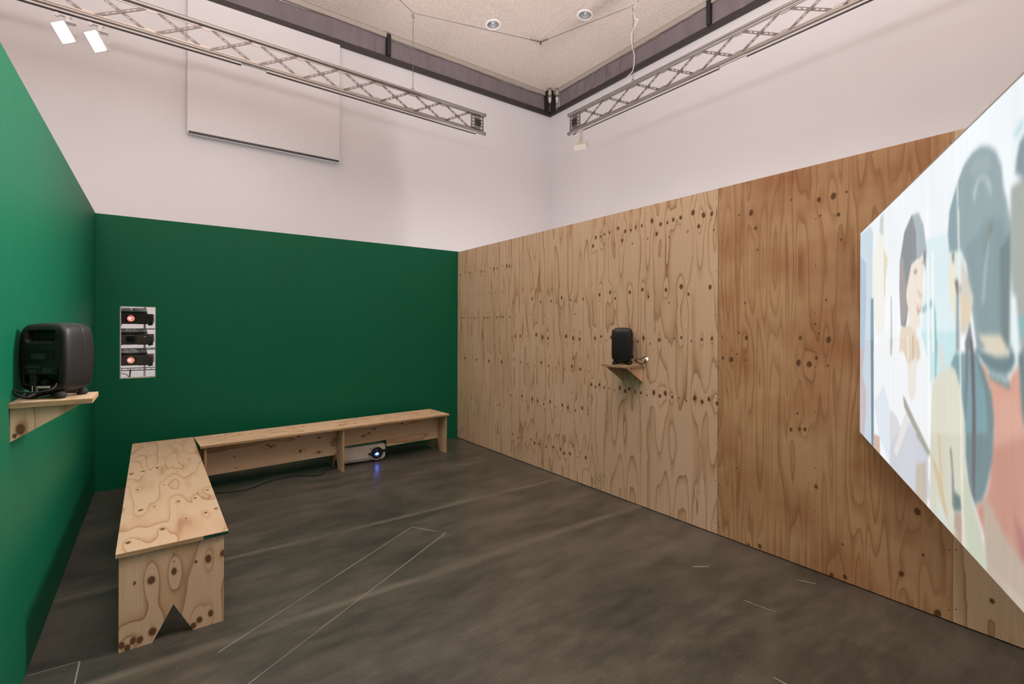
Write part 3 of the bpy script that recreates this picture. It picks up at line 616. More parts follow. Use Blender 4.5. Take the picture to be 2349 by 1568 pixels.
b1_ = [o_ for o_ in bpy.data.objects if o_.name == 'plywood_bench'][0]
m = MB(); m.box((.325, -.0006, .4235), (.4285, .004, .4385)); m.box((.4275, 0, .4235), (.4286, .05, .4385)); m.build('paint_smear', flat('dark_green_smear', (16, 62, 54), .6), b1_)['label'] = 'dark green paint smear on the seat edge'
bench('long pine plywood bench along the green end wall with a notched apron', o2, A2 - PI / 2, 0.44, 2.407, (0.03, 1.19, 2.369), ((0.048, 1.19, .138, None), (1.208, 2.369, .138, (0.522, 0.071))), 0.25, 200, KB2, PINE, [rknots(.4, .42, 6, 5)])

# ================================================================ SHELVES AND LOUDSPEAKERS
def shelf(label, mw, seed, gk):
    """local x out of the wall, y along the wall, z up; origin on the wall under the board's top face"""
    t = thing('wall_shelf', label, 'shelf', mw=mw)
    ply_sheet('board', 0.231, 0.243, 0.018, [PINE_B, EDGE], t, frame((0, 0, -0.018), (1, 0, 0), (0, 1, 0), (0, 0, 1)), [], seed, lx=.06, lz=.3, amp=.8)
    for y in (0.012, 0.213):
        ply_sheet('bracket', 0.196, 0.125, 0.018, [PINE, EDGE], t, frame((0.001, y + 0.018, -0.0185 - 0.125), (1, 0, 0), (0, 0, 1), (0, -1, 0)), gk if y < 0.1 else [], seed + 1, bottom=lambda u: 0.123 * u / 0.196, du=.005, dv=.005, lx=.05, lz=.8, amp=.8)
    return t
shelf('triangular bracketed plywood shelf on the green side wall', frame((XL, 2.502, 1.154), (1, 0, 0), (0, 1, 0), (0, 0, 1)), 301, [(.028, .045, 'L'), (.012, .022, 's')])
tt = shelf('triangular bracketed plywood shelf on the plywood wall', frame((XR, 2.513 + 0.243, 1.138), (-1, 0, 0), (0, -1, 0), (0, 0, 1)), 311, [])

def speaker(label, loc, rotz):
    t = thing('loudspeaker', label, 'loudspeaker', loc, rotz)
    # table stand
    m = MB()
    for (x, y) in ((-.05, -.055), (.05, -.055), (-.05, .06), (.05, .06)): m.lathe([(0, 0), (.014, 0), (.019, .006), (.019, .016), (.013, .026), (0, .03)], (x, y, 0), n=16)
    m.tube([(-.05, -.055, .014), (-.02, -.02, .02), (.0, .0, .022), (.02, .02, .02), (.05, .06, .014)], .011, 10); m.tube([(.05, -.055, .014), (.02, -.02, .02), (0, 0, .022), (-.02, .02, .02), (-.05, .06, .014)], .011, 10)
    m.box((-.045, -.04, .016), (.045, .045, .03)); m.build('table_stand', RUB, t, bevel=.002)
    # cabinet: rounded, bulging shell with carry pocket and connector bay in the back
    N = 56; vs = []; fs = []; idx = {}
    g = np.linspace(-1, 1, N + 1); hx, hy, hz, zc = .083, .076, .137, .158
    ysn = 0.12
    def P(x, y, z):
        n = 8.0; q = (abs(x) ** n + abs(y) ** n + abs(z) ** n) ** (1 / n); p = [x / q, y / q, z / q]
        X = p[0] * hx * (1 + .10 * (1 - p[2] ** 2)) * (1 + 0.03 * p[1] - .03 * p[1] ** 2); Zz = p[2] * hz * (1 - .035 * (p[0] ** 2)) * (1 - .055 * p[1] ** 2); Y = p[1] * hy * (1 + .07 * (1 - p[2] ** 2))
        if abs(p[1] - ysn) < 0.02: X *= .988; Zz *= .992
        if p[1] < -0.97:                              # rear face recesses
            def sm(a, b, w): return max(0., min(1., (b - abs(a)) / w))
            pk = sm(X + .004, .050, .012) * sm(Zz - .088, .026, .010); Y += .034 * pk
            cb = sm(X + .002, .060, .006) * sm(Zz + .082, .045, .006); Y += .030 * cb
        return (X, Y, Zz + zc)
    for ax_ in range(3):
        for s in (-1, 1):
            base = len(vs)
            for i in range(N + 1):
                for j in range(N + 1):
                    c = [0, 0, 0]; c[ax_] = s; c[(ax_ + 1) % 3] = g[i]; c[(ax_ + 2) % 3] = g[j]; vs.append(P(*c))
            for i in range(N):
                for j in range(N):
                    a = base + i * (N + 1) + j; q = (a, a + N + 1, a + N + 2, a + 1); fs.append(q if s > 0 else q[::-1])
    m = MB(); m.add(vs, fs, 0, True); o = m.build('cabinet', SPK, t, fix=False)
    import bmesh
    bm = bmesh.new(); bm.from_mesh(o.data); bmesh.ops.remove_doubles(bm, verts=bm.verts, dist=1e-5); bm.to_mesh(o.data); bm.free()
    yb = -hy * 1.06
    # amplifier panel and print
    m = MB(); m.box((-.058, yb - .001, .095), (.056, yb + .03, .136)); ap = m.build('amplifier_panel', SPKD, t, bevel=.002)
    mwt = lambda x, z: frame((x, yb - .0016, z), (1, 0, 0), (0, 0, 1), (0, -1, 0))
    text_mesh('GENELEC', .0125, 'lettering', SPKT, ap, mwt(-.053, .121), squash=.95)
    for (x, z) in ((-.042, .106), (.008, .106)):
        m = MB()
        for a in range(3): m.box((x + a * .009, yb - .0015, z), (x + a * .009 + .004, yb - .0005, z + .008))
        m.box((x - .002, yb - .0015, z - .004), (x + .026, yb - .0005, z - .003)); m.build('panel_marking', SPKT, ap)
    m = MB(); m.box((.004, yb - .0015, .118), (.05, yb - .0005, .1195)); m.box((.035, yb - .0015, .103), (.037, yb - .0005, .114)); m.build('panel_marking', SPKT, ap)
    m = MB(); m.box((-.034, yb - .0045, .152), (.022, yb + .004, .176)); lp = m.build('rating_plate', SPKD, t, bevel=.0015)
    m = MB()
    for k in range(4): m.box((-.030, yb - .0052, .156 + k * .005), (.018 - (k % 2) * .008, yb - .0044, .1575 + k * .005))
    m.build('rating_text', SPKT, lp)
    for (x, z) in ((-.062, .245), (.055, .245), (-.062, .055), (.058, .052), (-.045, .166), (.032, .166)): m = MB(); m.lathe([(0, .001), (.003, .001), (.0048, -.003), (.0055, -.002)], (x, yb + .0005, z), (0, 1, 0), 12); m.build('screw', RUB, t)
    m = MB(); m.box((.040, yb - .003, .15), (.043, yb + .004, .19)); m.box((-.04, yb - .003, .186), (.043, yb + .004, .189)); m.box((.060, yb - .0015, .125), (.0625, yb + .004, .155)); m.build('mounting_rail', SPK, t)
    # plugs in the bay
    m = MB(); m.box((-.040, yb + .0, .062), (-.016, yb + .03, .095)); m.box((-.037, yb - .004, .050), (-.019, yb + .018, .064)); m.build('mains_plug', RUB, t, bevel=.003)
    m = MB(); m.box((-.026, yb - .006, .028), (-.0235, yb - .004, .052)); m.box((-.010, yb - .002, .043), (.030, yb + .003, .051)); m.build('cable_tag', TAGW, t)
    m = MB(); m.cyl((.012, yb + .02, .065), (.012, yb - .004, .065), .010, 16); m.build('signal_plug', SPKD, t)
    # front drivers
    yf = hy * 1.06
    m = MB(); m.lathe([(.064, -.004), (.066, .002), (.058, .003), (.05, -.006), (.02, -.02), (.0, -.012)], (0, yf - .002, .105), (0, 1, 0), 40); m.build('woofer', SPKD, t)
    m = MB(); m.lathe([(.05, -.002), (.05, .003), (.03, -.004), (.012, -.008), (.0, -.001)], (0, yf - .002, .225), (0, 1, 0), 40); m.build('tweeter', SPKD, t)
    return t
speaker('charcoal loudspeaker with its back to us on the green wall shelf', (-0.325, 2.645, 1.1545), math.radians(-28))
speaker('charcoal loudspeaker seen from the side on the plywood wall shelf', (3.02, 2.635, 1.1385), math.radians(38))
def cable(label, pts, r=.0035, mat=None):
    # smooth the control points
    P_ = [Vector(p) for p in pts]; out = []
    for i in range(len(P_) - 1):
        p0, p1, p2, p3 = P_[max(i - 1, 0)], P_[i], P_[i + 1], P_[min(i + 2, len(P_) - 1)]
        for k in range(8):
            s = k / 8; out.append(0.5 * ((2 * p1) + (p2 - p0) * s + (2 * p0 - 5 * p1 + 4 * p2 - p3) * s * s + (3 * p1 - p0 - 3 * p2 + p3) * s ** 3))
    out.append(P_[-1]); m = MB(); m.tube(out, r, 8); return tag(m.build('power_cable', mat or RUB), label, 'cable')
o_ = cable('loose white cable hanging beside the right drop wire down to the truss', WHITECABLE, .0045, LAMPW); o_.name = 'white_cable'
cable('black mains cable from the green wall into the back of the left loudspeaker', [(-.438, 2.57, 1.19), (-.425, 2.55, 1.18), (-.395, 2.51, 1.172), (-.37, 2.53, 1.185), (-.375, 2.56, 1.205)], .0045)
cable('thin black signal cable beside the mains cable of the left loudspeaker', [(-.438, 2.57, 1.198), (-.41, 2.515, 1.194), (-.36, 2.49, 1.190), (-.32, 2.50, 1.200), (-.315, 2.55, 1.215)], .003)
cable('black cable looping from the right loudspeaker back to a hole in the plywood', [(3.075, 2.555, 1.175), (3.09, 2.51, 1.145), (3.115, 2.495, 1.155), (3.138, 2.49, 1.19)], .0045)
cable('thin black signal cable above the loop of the right loudspeaker', [(3.075, 2.55, 1.185), (3.10, 2.52, 1.182), (3.125, 2.50, 1.2), (3.138, 2.488, 1.194)], .003)
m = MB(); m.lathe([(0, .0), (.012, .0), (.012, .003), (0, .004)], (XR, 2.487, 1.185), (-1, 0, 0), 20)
tag(m.build('cable_hole_glow', emis('lit_cable_hole', (255, 250, 255), 1.6)), 'small bright cable hole in the plywood beside the right loudspeaker', 'cable hole')  # self-lit disc, the brightness of the hole is put into its material
cable('black cable lying on the floor under the end wall bench', [(0.36, 4.86, .006), (0.62, 4.80, .006), (0.82, 4.93, .006), (1.05, 4.98, .006), (1.25, 4.86, .006), (1.36, 5.0, .006), (1.47, 5.03, .006), (1.49, 5.2, .006), (1.54, 5.43, .006)], .005)
cable('black cable running along the foot of the green end wall behind the side bench', [(-.13, 5.44, .006), (-.16, 5.46, .03), (-.19, 5.485, .07), (-.2, 5.493, .1)], .005)

# ================================================================ VIDEO PROJECTOR ON THE FLOOR
t = thing('video_projector', 'white video projector on the floor under the end wall bench, lens lit blue', 'projector', (1.985, 5.035, 0), math.radians(-5))
W_, D_, zb, zt = 0.478, 0.34, 0.016, 0.176
def prof(y): return 0
m = MB(); m.prism([(0, zb + .03), (0, zt - .012), (-.012, zt), (-W_ + .012, zt), (-W_, zt - .012), (-W_, zb + .012), (-W_ + .02, zb), (-.18, zb), (-.14, zb + .004), (-.02, zb + .004)], 0, -D_, frame((0, 0, 0), (1, 0, 0), (0, 0, 1), (0, -1, 0)))
body = m.build('casing', PWH, t, bevel=.006)
m = MB(); m.prism([(-W_ + .004, zb), (-.17, zb), (-.13, zb + .03), (-W_ + .004, zb + .022)], .0015, -.004, frame((0, 0, 0), (1, 0, 0), (0, 0, 1), (0, -1, 0))); m.build('lower_band', PGR, t)
lx, lz = -.093, .086
m = MB(); m.lathe([(.074, .0), (.074, -.010), (.067, -.014), (.062, -.006), (.062, .02)], (lx, 0, lz), (0, 1, 0), 48); m.build('lens_surround', PWH, t)
m = MB(); m.lathe([(.063, .02), (.063, -.010), (.052, -.018), (.036, -.010), (.030, .01)], (lx, 0, lz), (0, 1, 0), 48); m.build('lens_barrel', SPKD, t)
m = MB(); m.lathe([(.031, .006), (.022, -.004), (.0, -.008)], (lx, 0, lz), (0, 1, 0), 32); m.build('lens_glass', GLASSK, t)
BLUE = emis('blue_projector_beam', (60, 120, 255), 3.5); BLUEW = emis('blue_white_beam', (190, 220, 255), 16.0)
m = MB(); m.lathe([(.021, -.0125), (.0, -.0135)], (lx - .002, 0, lz - .002), (0, 1, 0), 24); m.build('lens_glow', BLUE, t)
m = MB(); m.prism([(-.012, .002), (-.006, -.003), (.004, -.002), (.012, .003), (.010, .005), (-.004, .004)], 0.0138, 0.0145, frame((lx, 0, lz), (1, 0, 0), (0, 0, 1), (0, -1, 0))); m.build('lens_hot_spot', BLUEW, t)
m = MB(); P_ = frame((0, 0, 0), (1, 0, 0), (0, 0, 1), (0, -1, 0))
m.prism([(-.185, .098), (-.15, .098), (-.145, .112), (-.0, .122), (-.0, .092), (-.06, .085), (-.10, .088), (-.14, .078), (-.145, .068), (-.165, .068), (-.165, .078), (-.185, .078)], .0145, .0165, P_); m.build('black_tape_mask', RUB, t)
m = MB(); m.box((-.165, -.002, .128), (-.148, .001, .139)); m.build('sensor_window', SPKD, t)
text_mesh('NEC', .013, 'lettering', SPKD, t, frame((-W_ + .022, -.0016, zb + .032), (1, 0, 0), (0, 0, 1), (0, -1, 0)), squash=1.2)
for x in (-.03, -W_ + .04):
    for y in (.03, D_ - .03): m = MB(); m.cyl((x, y, 0), (x, y, zb + .006), .014, 16); m.build('foot', PGR, t)
m = MB(); m.box((-W_ + .05, .03, zt), (-.26, .032, zt + .0006)); m.box((-.2, .05, zt), (-.12, .052, zt + .0006)); m.build('vent_marks', PGR, t)
l = bpy.data.lights.new('projector_beam', 'SPOT'); l.energy = 3.0; l.color = (.25, .45, 1); l.spot_size = 0.9; l.shadow_soft_size = .01; lo = bpy.data.objects.new('projector_beam', l); COL.objects.link(lo); lo.parent = t; lo.location = (lx, -.03, lz); lo.rotation_euler = (math.radians(80), 0, 0)

# ================================================================ SLIDE PROJECTORS BEHIND THE HATCH
RODM = flat('dark_rod', (60, 54, 50), 0.5); POSTM = flat('beige_post', (140, 122, 106), 0.6)
t = thing('equipment_rack', 'thin black shelf rack standing behind the hatch in the green wall', 'rack', (-0.2, 5.8, 0))
for x in (-.30, .21):
    for y in (-.07, .22):
        m = MB(); m.box((x - .006, y - .006, 0), (x + .006, y + .006, 1.75)); m.build('upright', RODM if x < 0 else POSTM, t)
for z in (1.018, 1.210, 1.400, 1.66):
    m = MB(); m.box((-.31, -.085, z), (.215, -.075, z + .007)); m.box((-.31, .215, z), (.215, .225, z + .007))
    for k in range(12): m.box((-.30 + k * .045, -.08, z + .001), (-.297 + k * .045, .22, z + .005))
    m.build('wire_shelf', RODM, t)
m = MB(); m.box((0.085, .30, 0), (0.102, .33, 1.9)); m.build('rear_post', POSTM, t)
def slide_projector(label, z, lit, seed):
    t = thing('slide_projector', label, 'projector', (-0.034, 5.685, z), math.radians(-2), 'carousel slide projectors behind the hatch')
    m = MB(); m.prism([(-.30, .014), (-.02, .014), (-.004, .026), (0, .05), (-.003, .108), (-.30, .112)], 0, -.26, P_); m.build('shell', PDK, t, bevel=.003)
    m = MB(); m.box((-.126, -.0015, .052), (-.036, .001, .0535)); m.box((-.037, -.0015, .028), (-.0355, .001, .053)); m.box((-.127, -.003, .03), (-.124, .001, .1)); m.build('seam_lines', PDK2, t)
    m = MB(); m.box((-.115, -.004, .012), (-.045, .002, .026)); m.box((-.036, -.006, .006), (-.004, .05, .034)); m.build('vent_block', PDK2, t)
    m = MB(); m.box((-.205, -.006, .030), (-.128, .0, .104)); m.build('lens_housing', PDK2, t, bevel=.003)
    for y in (.03, .22):
        for x in (-.03, -.26): m = MB(); m.cyl((x, y, 0), (x, y, .018), .011, 12); m.build('foot', PDK2, t)
    m = MB(); m.box((-.027, -.002, .090), (-.013, .0, .103)); bd = m.build('badge', ORA, t); m = MB(); m.prism([(-.024, .0935), (-.0165, .0935), (-.019, .0965), (-.0165, .0995), (-.024, .0995)], .0021, .003, P_); m.build('badge_mark', REDB, bd)
    m = MB(); m.box((-.19, -.008, .099), (-.14, -.006, .1015)); m.build('front_text', flat('beige_print', (150, 138, 120), .6), t)
    c = (-.166, -.0075, .064)
    m = MB(); m.lathe([(.034, .0), (.034, -.012), (.031, -.014), (.028, -.012), (.027, .01)], c, (0, 1, 0), 36); m.build('lens_tube', SPKD, t)
    if lit:
        m = MB(); m.lathe([(.028, .0), (.0, .001)], c, (0, 1, 0), 32); m.build('lens_glow', emis('salmon_lens_glow', (214, 128, 108), 1.0), t)
        m = MB(); m.lathe([(.0125, -.006), (.0, -.008)], (c[0] - .010, 0, c[2] + .001), (0, 1, 0), 24); m.build('lens_hot_spot', emis('white_lens_light', (255, 250, 245), 12.0), t)
    else:
        m = MB(); m.lathe([(.028, .0), (.0, .001)], c, (0, 1, 0), 32); m.build('lens_glass', GLASSK, t)
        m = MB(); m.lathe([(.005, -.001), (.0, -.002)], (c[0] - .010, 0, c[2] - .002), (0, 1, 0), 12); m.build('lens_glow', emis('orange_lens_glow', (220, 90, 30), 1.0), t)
        m = MB(); m.prism([(-.076, .085), (-.066, .093), (-.056, .094), (-.053, .089), (-.060, .084)], .002, .003, P_); m.build('paper_scrap', flat('paper_scrap', (206, 186, 158), .7), t)
    cy_ = .135; cx_ = -.178
    m = MB(); m.lathe([(.0, .112), (.125, .112), (.128, .118), (.128, .128), (.124, .130), (.05, .130), (.0, .130)], (cx_, cy_, 0), (0, 0, 1), 64); m.build('tray_base', PDK2, t)
    m = MB(); r_ = random.Random(seed)
    for k in range(64):
        if r_.random() < .25: continue
        a = 2 * PI * k / 64; T = Matrix.Translation((cx_, cy_, 0)) @ Matrix.Rotation(a, 4, 'Z'); m.box((.085, -.002, .131), (.122, .002, .131 + .032), 0, T)
    m.build('slides', SLIDE, t)
    m = MB(); m.lathe([(.126, .131), (.126, .136), (.123, .136)], (cx_, cy_, 0), (0, 0, 1), 64); m.build('tray_rim', TRAY, t)
    m = MB(); m.box((cx_ + .03, cy_ - .13, .131), (cx_ + .042, cy_ - .118, .158)); m.build('tray_tab', CYAN, t)
    return t
slide_projector('lit carousel slide projector on the top shelf behind the hatch', 1.4375, True, 1)
slide_projector('unlit carousel slide projector on the middle shelf behind the hatch', 1.2465, False, 2)
slide_projector('lit carousel slide projector on the lowest shelf behind the hatch', 1.0545, True, 3)
cable('dark cables dropping from the rack behind the hatch', [(-.205, 5.76, 1.03), (-.21, 5.77, .95), (-.2, 5.78, .8), (-.2, 5.8, .3), (-.2, 5.85, .006)], .006)
cable('thin dark cable sagging at the lower left of the hatch', [(-.36, 5.74, 1.04), (-.28, 5.74, 1.0), (-.22, 5.74, .965), (-.19, 5.76, .8), (-.19, 5.8, .01)], .003)

# ================================================================ PROJECTION SCREEN
PL = [([1182,1731,1462,1714,1547,1661,1549,1384,1165,1368,1214,1565,1223,1681],(218,236,240),8),([1174,1428,1508,1430,1502,1320,1320,1286,1275,1259,1246,1314],(198,228,232),8),([1854,1852,1900,1870,1900,1848,1861,1837],(190,222,228),14),([-14,1949,287,1943,354,1900,336,1625,374,1323,-66,1303,-77,1960],(200,217,228),3),([-67,1368,373,1379,380,875,-58,860],(196,210,222),3),([-67,1368,151,1373,76,1190,180,1116,182,1006,134,877,-58,870],(196,186,188),3),([-75,1854,170,1775,185,1590,126,1327,-66,1319],(180,196,212),3),([367,1786,479,1866,593,1867,621,1738,614,1606,599,1439,466,1401,393,1451,336,1669],(238,238,232),3),([594,1792,673,1731,631,1644,624,1547,596,1607],(226,216,196),4),([508,1939,592,1946,584,1845,499,1875],(205,210,208),3),([297,1584,370,1580,380,1332,301,1328],(135,160,175),2),([300,1377,373,1379,387,876,326,871],(120,140,152),2),([384,1357,719,1402,1185,1410,1274,1316,1257,1143,1269,919,1058,856,391,868],(238,241,244),4),([388,1081,602,1188,723,1090,726,875,512,935],(220,229,238),5),([724,978,1007,1101,1258,1044,1278,894,932,863,726,867],(204,207,216),8),([723,1097,831,1089,917,1051,787,991,725,941],(214,214,218),5),([380,930,512,944,532,879,380,875],(205,178,165),3),([1117,964,1233,1007,1248,880,1111,869],(196,186,174),5),([719,1387,767,1388,752,1325,728,1324],(180,185,180),2),([730,1569,749,1568,759,1352,728,1351],(190,190,185),2),([1047,1841,1138,1833,1197,1779,1232,1694,1223,1623,1192,1679,1118,1676,1049,1666,1001,1603,970,1549,1009,1514,972,1436,898,1450,875,1588,888,1705,948,1798],(138,146,153),3),([1059,1839,1138,1833,1197,1779,1232,1694,1197,1690,1118,1676,1106,1774],(168,182,186),3),([881,1706,929,1713,969,1615,996,1498,965,1466,898,1453,875,1606],(165,158,160),4),([1049,1666,1118,1667,1192,1688,1208,1624,1193,1587,1199,1537,1179,1499,1153,1485,1169,1455,1110,1430,1028,1449,1002,1514,983,1581],(236,226,214),3),([1079,1640,1124,1639,1119,1627,1087,1629],(150,145,140),3),([1177,1657,1203,1663,1201,1654,1182,1650],(160,155,150),2),([1119,1584,1163,1554,1189,1549,1173,1538,1141,1549],(214,196,182),3),([1120,1516,1174,1514,1174,1499,1131,1485],(205,165,158),2),([1131,1514,1171,1513,1168,1504,1133,1504],(238,238,238),2),([898,1439,1028,1449,1110,1427,1143,1358,871,1345],(226,214,196),3),([871,1394,1143,1400,1170,1344,1065,1285,1005,1309,953,1342],(222,208,188),4),([991,1413,1010,1413,1019,1323,1004,1322],(242,234,222),2),([1064,1414,1081,1414,1082,1324,1071,1323],(200,172,148),2),([1005,1303,1122,1341,1112,1211,1055,1173,1006,1211],(232,226,220),5),([788,937,956,1109,1031,1144,1007,1081,848,933],(226,224,224),5),([1184,1508,1291,1529,1309,1506,1184,1487],(160,198,202),4),([1237,1661,1261,1659,1269,1363,1241,1362],(236,244,247),4),([1289,1680,1306,1678,1312,1365,1297,1365],(245,246,240),3),([1313,1528,1331,1475,1345,1367,1324,1366],(145,188,193),3),([1323,1401,1349,1402,1336,1287,1324,1286],(145,188,193),3),([1250,1400,1272,1400,1287,962,1261,954],(242,247,249),4),([1842,1740,1921,1747,1923,1399,1885,1397,1873,1468,1848,1522,1835,1599],(165,174,168),14),([1914,1837,1882,1824,1868,1796,1861,1766,1915,1733],(130,150,158),10),([1877,1465,1915,1466,1915,1425,1885,1417],(135,180,184),12),([1514,1835,1565,1870,1623,1884,1673,1883,1723,1868,1766,1842,1794,1802,1806,1748,1822,1718,1841,1658,1841,1560,1831,1393,1657,1386,1584,1606,1539,1652,1453,1655,1440,1710,1452,1773],(146,166,171),7),([1583,1645,1720,1698,1803,1682,1834,1593,1828,1403,1686,1398],(134,156,162),25),([1603,1839,1654,1863,1719,1846,1754,1804,1701,1819,1644,1820],(156,174,178),18),([1624,1775,1654,1810,1701,1808,1737,1780,1746,1746,1733,1749,1701,1797,1664,1799,1640,1752],(178,194,197),12),([1729,1678,1754,1698,1746,1658,1733,1642,1712,1609,1702,1628],(128,140,137),12),([1788,1616,1837,1642,1839,1393,1793,1391],(116,134,138),14),([1694,1575,1720,1644,1733,1660,1721,1590,1703,1497,1685,1498],(160,178,184),10),([1508,1828,1528,1835,1529,1649,1460,1654,1443,1701,1459,1771],(136,163,169),5),([1455,1655,1513,1647,1506,1619,1514,1545,1507,1447,1493,1460,1460,1523,1446,1600],(234,228,212),4),([1474,1650,1495,1647,1492,1620,1477,1624],(120,150,155),5),([1547,1633,1567,1611,1598,1562,1635,1514,1612,1458,1581,1424,1542,1423],(212,208,196),6),([1544,1531,1593,1516,1612,1463,1581,1436,1548,1459],(224,206,182),7),([1496,1570,1513,1574,1547,1549,1541,1531,1514,1528],(128,122,118),6),([1510,1528,1541,1531,1539,1376,1508,1374],(150,166,171),5),([1575,1400,1612,1458,1636,1387,1581,1377],(128,132,138),6),([1636,1371,1724,1342,1734,1322,1836,1315,1845,1338,1877,1363,1890,1306,1902,1235,1910,1112,1726,1056,1753,1156,1762,1229,1739,1298,1698,1340],(213,162,144),7),([1774,1272,1841,1300,1882,1268,1894,1179,1820,1123,1775,1151],(216,168,152),30),([1751,1164,1919,1229,1921,895,1727,880,1706,946,1648,996,1691,1025,1739,1075],(196,146,131),30),([1698,1024,1733,1035,1808,990,1906,967,1921,876,1713,877],(186,170,155),26),([1864,1042,1920,1016,1920,969,1890,968],(176,122,120),24),([1501,1369,1653,1383,1698,1340,1745,1288,1760,1229,1750,1156,1726,1084,1590,1046,1583,1106,1550,1264,1501,1325,1465,1335],(126,161,169),7),([1642,1376,1698,1340,1745,1288,1760,1229,1750,1156,1726,1084,1710,1079,1725,1202,1709,1284],(118,138,141),9),([1575,1162,1757,1198,1751,1138,1719,1061,1691,1025,1648,999,1617,1022,1584,1073],(117,141,147),8),([1664,1423,1791,1425,1832,1393,1832,1377,1792,1375,1724,1382],(216,209,190),9),([1642,1389,1713,1381,1773,1374,1836,1379,1844,1404,1861,1386,1865,1368,1845,1348,1819,1336,1734,1341,1692,1359],(108,133,138),8),([1732,1339,1834,1332,1841,1309,1732,1322],(105,135,138),5),([1739,1335,1764,1333,1764,1326,1739,1328],(198,216,218),4),([1769,1332,1792,1331,1792,1324,1769,1325],(198,216,218),4),([1797,1331,1830,1327,1830,1320,1797,1323],(198,216,218),4),([1877,1383,1908,1405,1917,1202,1894,1270,1885,1333],(105,125,128),12),([1848,1510,1868,1505,1877,1391,1851,1390],(228,240,244),8),([1851,1422,1877,1422,1875,1376,1863,1377],(226,238,242),8),([1354,1389,1387,1385,1420,1326,1388,1311,1371,1355],(222,218,208),6),([1293,1261,1338,1293,1465,1332,1516,1314,1550,1264,1576,1198,1583,1106,1603,1049,1287,962,1277,1040,1285,1148],(218,217,202),6),([1282,1105,1583,1164,1584,1073,1640,994,1685,952,1727,864,1560,856,1273,851,1278,986],(210,209,193),7),([1576,1064,1640,988,1685,946,1727,872,1656,855,1594,888,1568,970],(196,202,184),8),([1352,1119,1374,1123,1408,952,1387,946],(214,190,160),6),([1283,1046,1364,1009,1449,898,1429,884,1331,989],(206,188,156),6),([1332,921,1398,914,1469,872,1366,862],(208,216,208),10),([1462,1101,1477,1101,1496,1011,1497,940,1483,942,1477,1039],(125,140,138),6),([1497,989,1546,988,1555,954,1497,934],(108,130,128),8),([1502,932,1560,949,1569,869,1497,889],(180,160,148),10),([1584,1412,1603,1413,1603,1351,1595,1279,1586,1195,1580,1198,1576,1277],(120,127,133),5),([1609,1413,1627,1413,1642,1354,1652,1211,1650,1063,1627,1056,1628,1252],(104,104,111),5),([1627,1172,1650,1177,1648,1008,1632,1021],(108,108,114),6),([935,1183,955,1179,1102,1117,1277,1048,1277,1034,1068,1092,955,1142],(165,165,155),5),([1109,1071,1159,1081,1271,1044,1259,1030],(165,165,155),5),([1510,1840,1520,1838,1530,1653,1522,1654],(222,228,226),3),([1520,1762,1529,1760,1546,1376,1536,1375],(228,232,228),3),([1535,1407,1545,1407,1560,1038,1548,1034],(236,236,226),3),([1547,1157,1560,1159,1572,861,1560,863],(232,226,212),4)]
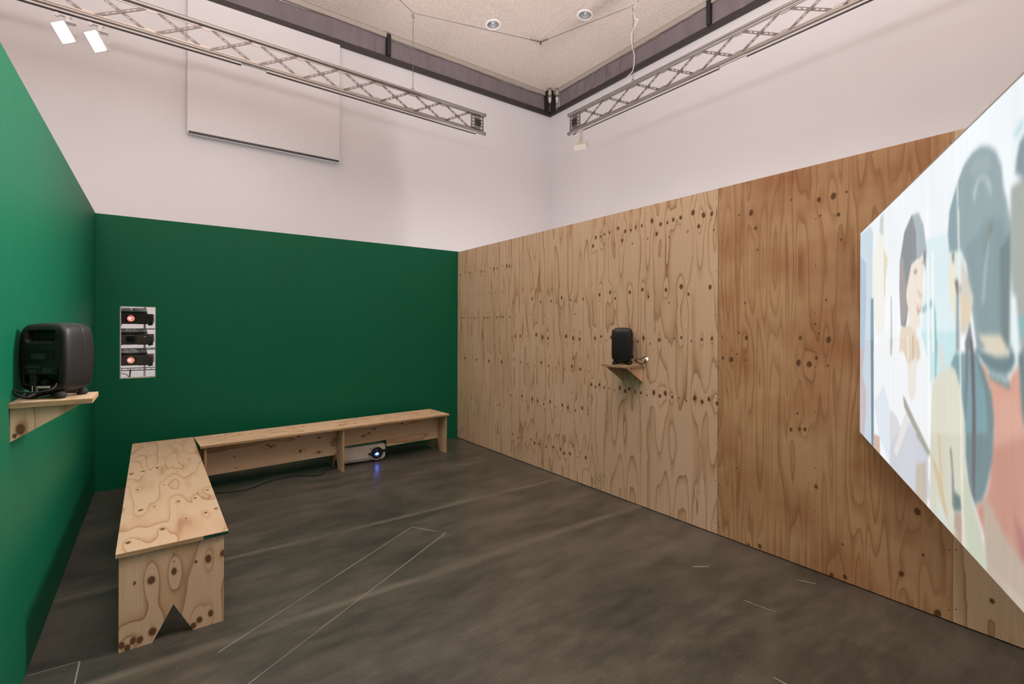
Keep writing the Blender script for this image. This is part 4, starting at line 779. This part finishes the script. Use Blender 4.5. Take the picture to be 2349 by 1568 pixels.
def screen():
    P0 = Vector((3.12, 1.0325, 0)); a = math.radians(63.54); sd = Vector((-math.sin(a), -math.cos(a), 0)); nrm = Vector((-math.cos(a), math.sin(a), 0))
    W, z0, z1 = 1.945, 0.866, 1.955
    t = thing('projection_screen', 'glowing projection screen with overlapping images of people, right edge of the room', 'screen', mw=frame((P0.x, P0.y, 0), sd, (0, 0, 1), nrm if sd.cross(Vector((0, 0, 1))).dot(nrm) > 0 else -nrm))
    front = 1 if sd.cross(Vector((0, 0, 1))).dot(nrm) > 0 else -1
    m = MB(); m.box((-0.002, z0 - .002, -0.014 if front > 0 else 0.001), (W + .004, z1 + .007, -0.001 if front > 0 else 0.014)); m.build('glass_panel', flat('screen_edge_glass', (196, 196, 190), 0.3), t)
    step = 0.004; nx = int(W / step) + 1; nz = int((z1 - z0) / step) + 1
    S_, Z_ = np.meshgrid(np.linspace(0, W, nx), np.linspace(z0, z1, nz), indexing='ij')
    img = np.zeros(S_.shape + (3,)); top = np.array([243, 248, 251.]); img[:] = top
    img -= (vnoise(S_ * 9 + 3, Z_ * 4, 71) * 8)[..., None]
    tops = np.clip((Z_ - 1.7) / .2, 0, 1)[..., None]; img = img * (1 - tops * .12) + np.array([214, 228, 238.]) * tops * .12
    for (L, col, bl) in PL:
        pts = [(L[i] / 1000, L[i + 1] / 1000) for i in range(0, len(L), 2)]; b = bl / 1000 * 0.55
        xs = [p[0] for p in pts]; zs = [p[1] for p in pts]
        i0 = max(0, int((min(xs) - 2 * b) / W * (nx - 1)) - 1); i1 = min(nx, int((max(xs) + 2 * b) / W * (nx - 1)) + 3)
        j0 = max(0, int((min(zs) - 2 * b - z0) / (z1 - z0) * (nz - 1)) - 1); j1 = min(nz, int((max(zs) + 2 * b - z0) / (z1 - z0) * (nz - 1)) + 3)
        if i1 <= i0 or j1 <= j0: continue
        X = S_[i0:i1, j0:j1]; Y = Z_[i0:i1, j0:j1]; inside = np.zeros(X.shape, bool); dist = np.full(X.shape, 9.0)
        for (p, q) in zip(pts, pts[1:] + pts[:1]):
            ex, ey = q[0] - p[0], q[1] - p[1]; tt_ = np.clip(((X - p[0]) * ex + (Y - p[1]) * ey) / (ex * ex + ey * ey + 1e-12), 0, 1)
            dist = np.minimum(dist, np.hypot(X - p[0] - tt_ * ex, Y - p[1] - tt_ * ey))
            if ey != 0: inside ^= ((p[1] > Y) != (q[1] > Y)) & (X < (q[0] - p[0]) * (Y - p[1]) / ey + p[0])
        al = np.clip(0.5 + np.where(inside, dist, -dist) / (2 * b + 1e-6), 0, 1); al = (al * al * (3 - 2 * al))[..., None]
        img[i0:i1, j0:j1] = img[i0:i1, j0:j1] * (1 - al) + np.array(col, float) * al
    for it in range(3):                                # projected image goes soft towards the near end
        wgt = (0.25 + 0.75 * np.clip(S_ / W, 0, 1))[..., None]; bl_ = img.copy(); bl_[1:-1] = (img[:-2] + img[1:-1] + img[2:]) / 3; b2 = bl_.copy(); b2[:, 1:-1] = (bl_[:, :-2] + bl_[:, 1:-1] + bl_[:, 2:]) / 3
        img = img * (1 - wgt) + b2 * wgt
    jb = int(0.022 / step); img[:, :jb] = img[:, jb:jb + 1]; img[int(1.915 / step):] = img[int(1.915 / step) - 1]
    img += ((vnoise(S_ * 60, Z_ * 5, 77) - .5) * 5)[..., None]
    c = np.clip(img / 255, 0, 1); lin = np.where(c <= .04045, c / 12.92, ((c + .055) / 1.055) ** 2.4)
    vs = np.stack([S_.ravel(), Z_.ravel(), np.zeros(S_.size)], 1)
    i, j = np.meshgrid(np.arange(nx - 1), np.arange(nz - 1), indexing='ij'); a_ = (i * nz + j).ravel(); f = np.stack([a_, a_ + nz, a_ + nz + 1, a_ + 1], 1)
    me = bpy.data.meshes.new('picture'); me.from_pydata(vs.tolist(), [], f.tolist())
    ca = me.attributes.new('pic', 'FLOAT_COLOR', 'POINT'); ca.data.foreach_set('color', np.concatenate([lin.reshape(-1, 3), np.ones((S_.size, 1))], 1).astype(np.float32).ravel())
    k = NT('projected_image'); at = k.node('ShaderNodeAttribute', attribute_name='pic'); k.out((0.03, 0.03, 0.03, 1), 0.5, 0, 0.2, at.outputs['Color'], SCREENE)
    me.materials.append(k.m); me.update(); o = bpy.data.objects.new('picture', me); COL.objects.link(o); o.parent = t
    for z in (z0 + .12, z1 - .12):
        m = MB(); zz = -0.02 if front > 0 else 0.016; m.box((-.012, z, min(zz, zz - .01 * front)), (.10, z + .05, max(zz, zz - .01 * front))); m.build('wall_bracket', STEEL, t)
screen()
